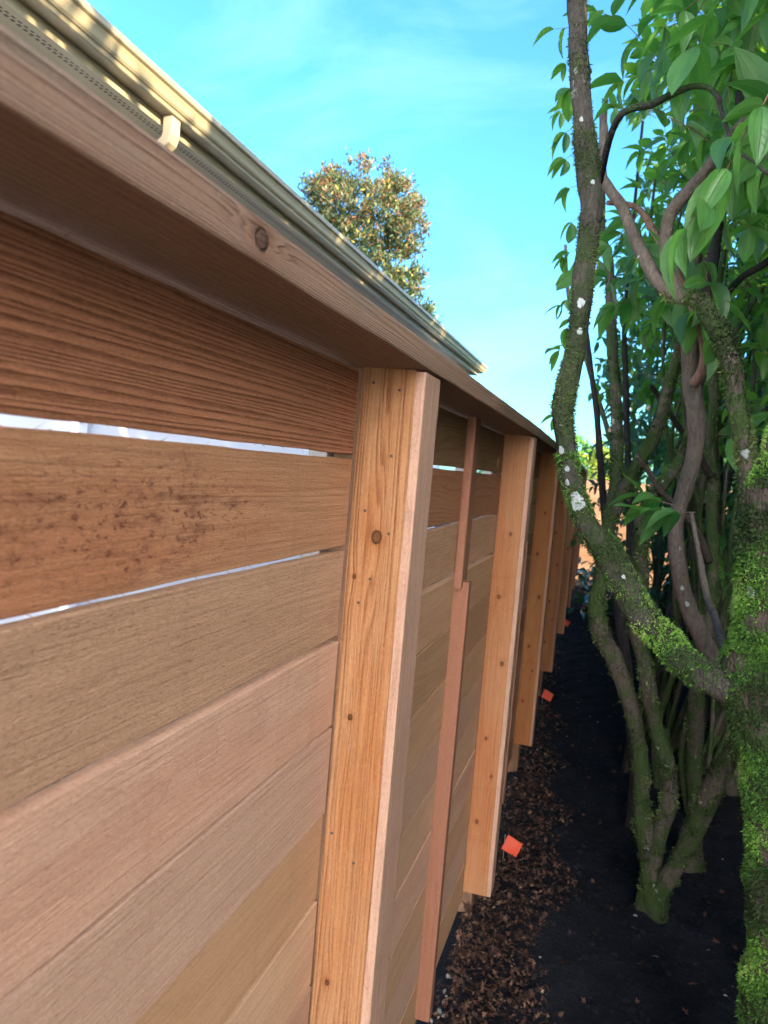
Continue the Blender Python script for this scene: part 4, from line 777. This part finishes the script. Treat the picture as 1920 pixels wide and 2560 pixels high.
# low glossy plants where the path ends
for i, (x, y, w, n, lab) in enumerate(((-.12, 9.7, .24, 130, 'low glossy bluish plant at the far end of the path'), (.05, 11.2, .38, 200, 'wider low leafy plant in front of the pale orange end fence'), (-.32, 12.1, .22, 90, 'small low plant at the foot of the last fence post'))):
    t = thing('low_plant', (x, y, 0), label=lab, cat='plant', group='low plants at the end of the path')
    Tube([(x, y, -.02), (x+.01, y, .1), (x, y+.01, .22)], [.012, .009, .005], 8, 3, .1, 9+i).build('stem', M_BARK_DARK, t)
    v = rng.normal(size=(n, 3))*np.array([w, w*1.2, .10]) + np.array([x, y, .17]); v[:, 2] = np.abs(v[:, 2]); leaves('foliage', v, rng.normal(size=(n, 3))*np.array([1, 1, .5]) + np.array([0, 0, .2]), rng.normal(size=(n, 3))*.4 + np.array([0, 0, 1.]), U(.10, .19, n), M_TEAL, t, LT_LO)

# ------------------------------------------------------------------ litter and markers on the soil
def lobed(n_l=5):
    pts = []
    for k in range(n_l):
        a = math.radians(-30 + 240*k/(n_l-1)); r = (.62, .9, 1.05, .9, .62)[k % 5]
        pts += [(r*math.cos(a), r*math.sin(a))]
        if k < n_l-1: b = a + math.radians(30); pts += [(.36*math.cos(b), .36*math.sin(b))]
    pts += [(-.18, -.32), (.05, -.85), (.16, -.36)]
    return np.array(pts)
def litter(name, P, size, label, cat, mat, curl=1., simple=False):
    sh = lobed(); n = len(P); m = len(sh)+1; base = np.vstack([[0, 0], sh]); VV = []
    for i in range(n):
        a = U(0, 6.28); c, s = math.cos(a), math.sin(a); b = base*np.array([U(.45, 1.05), U(.65, 1.1)]) if True else base
        x, y = b[:, 0], b[:, 1]; z = (x*x*U(-.5, .9) + y*y*U(-.3, .8))*curl*.6 + rng.normal(size=m)*.06
        q = np.stack([x*c-y*s, x*s+y*c, z], 1)*size[i]; t1, t2 = rng.normal()*.45*curl, rng.normal()*.45*curl
        q[:, 2] += q[:, 0]*t1 + q[:, 1]*t2; q[:, 2] -= q[:, 2].min()*.85; VV.append(q + P[i])
    V = np.vstack(VV); k = np.arange(1, m); f = np.stack([np.zeros(m-1, int), k, np.where(k == m-1, 1, k+1)], 1); F = (f[None] + (np.arange(n)*m)[:, None, None]).reshape(-1, 3)
    o = link(name, mesh_np(name, V, F, rnd=np.repeat(rng.beta(1.6, 2.2, n), m), smooth=False), mat); return tag(o, label, cat, kind='stuff')
def on_ground(x, y, h=0): P = np.stack([x, y, np.zeros_like(x)], 1); P[:, 2] = ground_z(P)+h; return P
n = 6200; y = 1.7 + rng.gamma(1.5, 1.05, n); y = y[y < 9.5]; n = len(y); edge = np.interp(y, [1.7, 2.1, 2.4, 3.0, 3.6, 4.5, 6, 9.5], [.02, .02, -.06, -.02, -.06, -.14, -.22, -.38]) + .05*np.sin(y*9)
x = -.375 - np.clip(y-2.6, 0, 9)*.014 + (edge+.375)*rng.beta(1.1, 1.5, n); h = rng.uniform(0, .035, n)*np.clip((edge-x)*6, 0, 1)
litter('leaf_litter', on_ground(x, y, h), U(.006, .016, n)*rng.choice([.7, 1, 1.25], n), 'brown fallen maple leaves drifted along the foot of the fence', 'leaf litter', M_FALLEN)
n = 800; y = U(1.9, 10, n); x = U(-.35, 1.6, n)*np.clip(y/4, .6, 1.4)
litter('scattered_leaves', on_ground(x, y, .001), U(.010, .026, n), 'sparse single brown leaves scattered over the bare dark soil', 'leaf litter', M_FALLEN, .7)
# crumbs and clods of soil
bm = bmesh.new()
for k in range(1500):
    yy = 1.8 + random.expovariate(.45); xx = random.uniform(-.35, .9)*max(.5, min(1.3, yy/4)); s = random.uniform(.003, .012)
    bmesh.ops.create_icosphere(bm, subdivisions=1, radius=1, matrix=Matrix.Translation((xx, yy, float(ground_z(np.array([[xx, yy, 0.]]))[0]))) @ Euler((random.uniform(0, 3), random.uniform(0, 3), 0)).to_matrix().to_4x4() @ Matrix.Diagonal((s*random.uniform(.8, 1.8), s, s*random.uniform(.5, .9), 1)))
me = bpy.data.meshes.new('soil_crumbs'); bm.to_mesh(me); bm.free(); tag(link('soil_crumbs', me, M_SOIL), 'dark crumbs and clods lying loose on the soil', 'soil crumbs', kind='stuff')
# pale pebbles at the foot of the second panel
bm = bmesh.new()
for k in range(12):
    yy = random.gauss(2.22, .14); xx = -.36 + abs(random.gauss(0, .022)); s = random.uniform(.004, .011)
    mtx = Matrix.Translation((xx, yy, .012+random.uniform(0, .03))) @ Euler((random.uniform(0, 3), random.uniform(0, 3), 0)).to_matrix().to_4x4() @ Matrix.Diagonal((s, s*random.uniform(.6, 1), s*random.uniform(.5, .9), 1))
    bmesh.ops.create_icosphere(bm, subdivisions=1, radius=1, matrix=mtx)
for k in range(150):
    yy = random.uniform(2, 9); xx = random.uniform(-.3, 1.2); s = random.uniform(.002, .006)
    bmesh.ops.create_icosphere(bm, subdivisions=1, radius=1, matrix=Matrix.Translation((xx, yy, float(ground_z(np.array([[xx, yy, 0.]]))[0])+s*.3)) @ Matrix.Diagonal((s*1.5, s, s*.6, 1)))
me = bpy.data.meshes.new('pebbles'); bm.to_mesh(me); bm.free(); tag(link('pebbles', me, M_PEB), 'small pale pebbles and chips at the foot of the fence and over the soil', 'pebbles', kind='stuff')
def flag(x, y, s, rot, label, lean=(0, 0)):
    z = float(ground_z(np.array([[x, y, 0.]]))[0]); t = thing('marker_flag', (x, y, z), label=label, cat='marker flag', group='orange utility marker flags'); h = .105
    top = np.array([x+lean[0], y+lean[1], z+h]); Tube([(x, y, z-.03), (x+lean[0]*.5, y+lean[1]*.5, z+h*.5), tuple(top)], [.0012]*3, 6, 3, 0, 1).build('wire', M_WIRE, t)
    nn = 7; V = []; 
    for i in range(nn):
        for j in range(nn):
            u, v = i/(nn-1)*s*1.15, -j/(nn-1)*s; w = .0025*math.sin(i*.9+j*.5) + .002*math.sin(j*1.3)
            u, v = u*.93 + v*.36, v*.93 - u*.42; V.append((top[0]+.012+u*math.cos(rot)-w*math.sin(rot), top[1]+u*math.sin(rot)+w*math.cos(rot)+v*.25, top[2]+v))
    F = [(i*nn+j, (i+1)*nn+j, (i+1)*nn+j+1, i*nn+j+1) for i in range(nn-1) for j in range(nn-1)]
    link('flag', mesh_np('flag', V, F), M_ORANGE, t)
flag(-.300, 3.08, .058, .25, 'nearest orange marker flag, standing in the leaf drift by the second post')
flag(-.372, 5.55, .060, .1, 'second orange marker flag, near the feet of the far fence posts')
flag(-.430, 8.5, .060, .3, 'third orange marker flag, partly behind a far fence post')
flag(-.275, 9.9, .060, .2, 'farthest orange marker flag, out on the path before the low plants')
print('OBJECTS', len(bpy.data.objects))
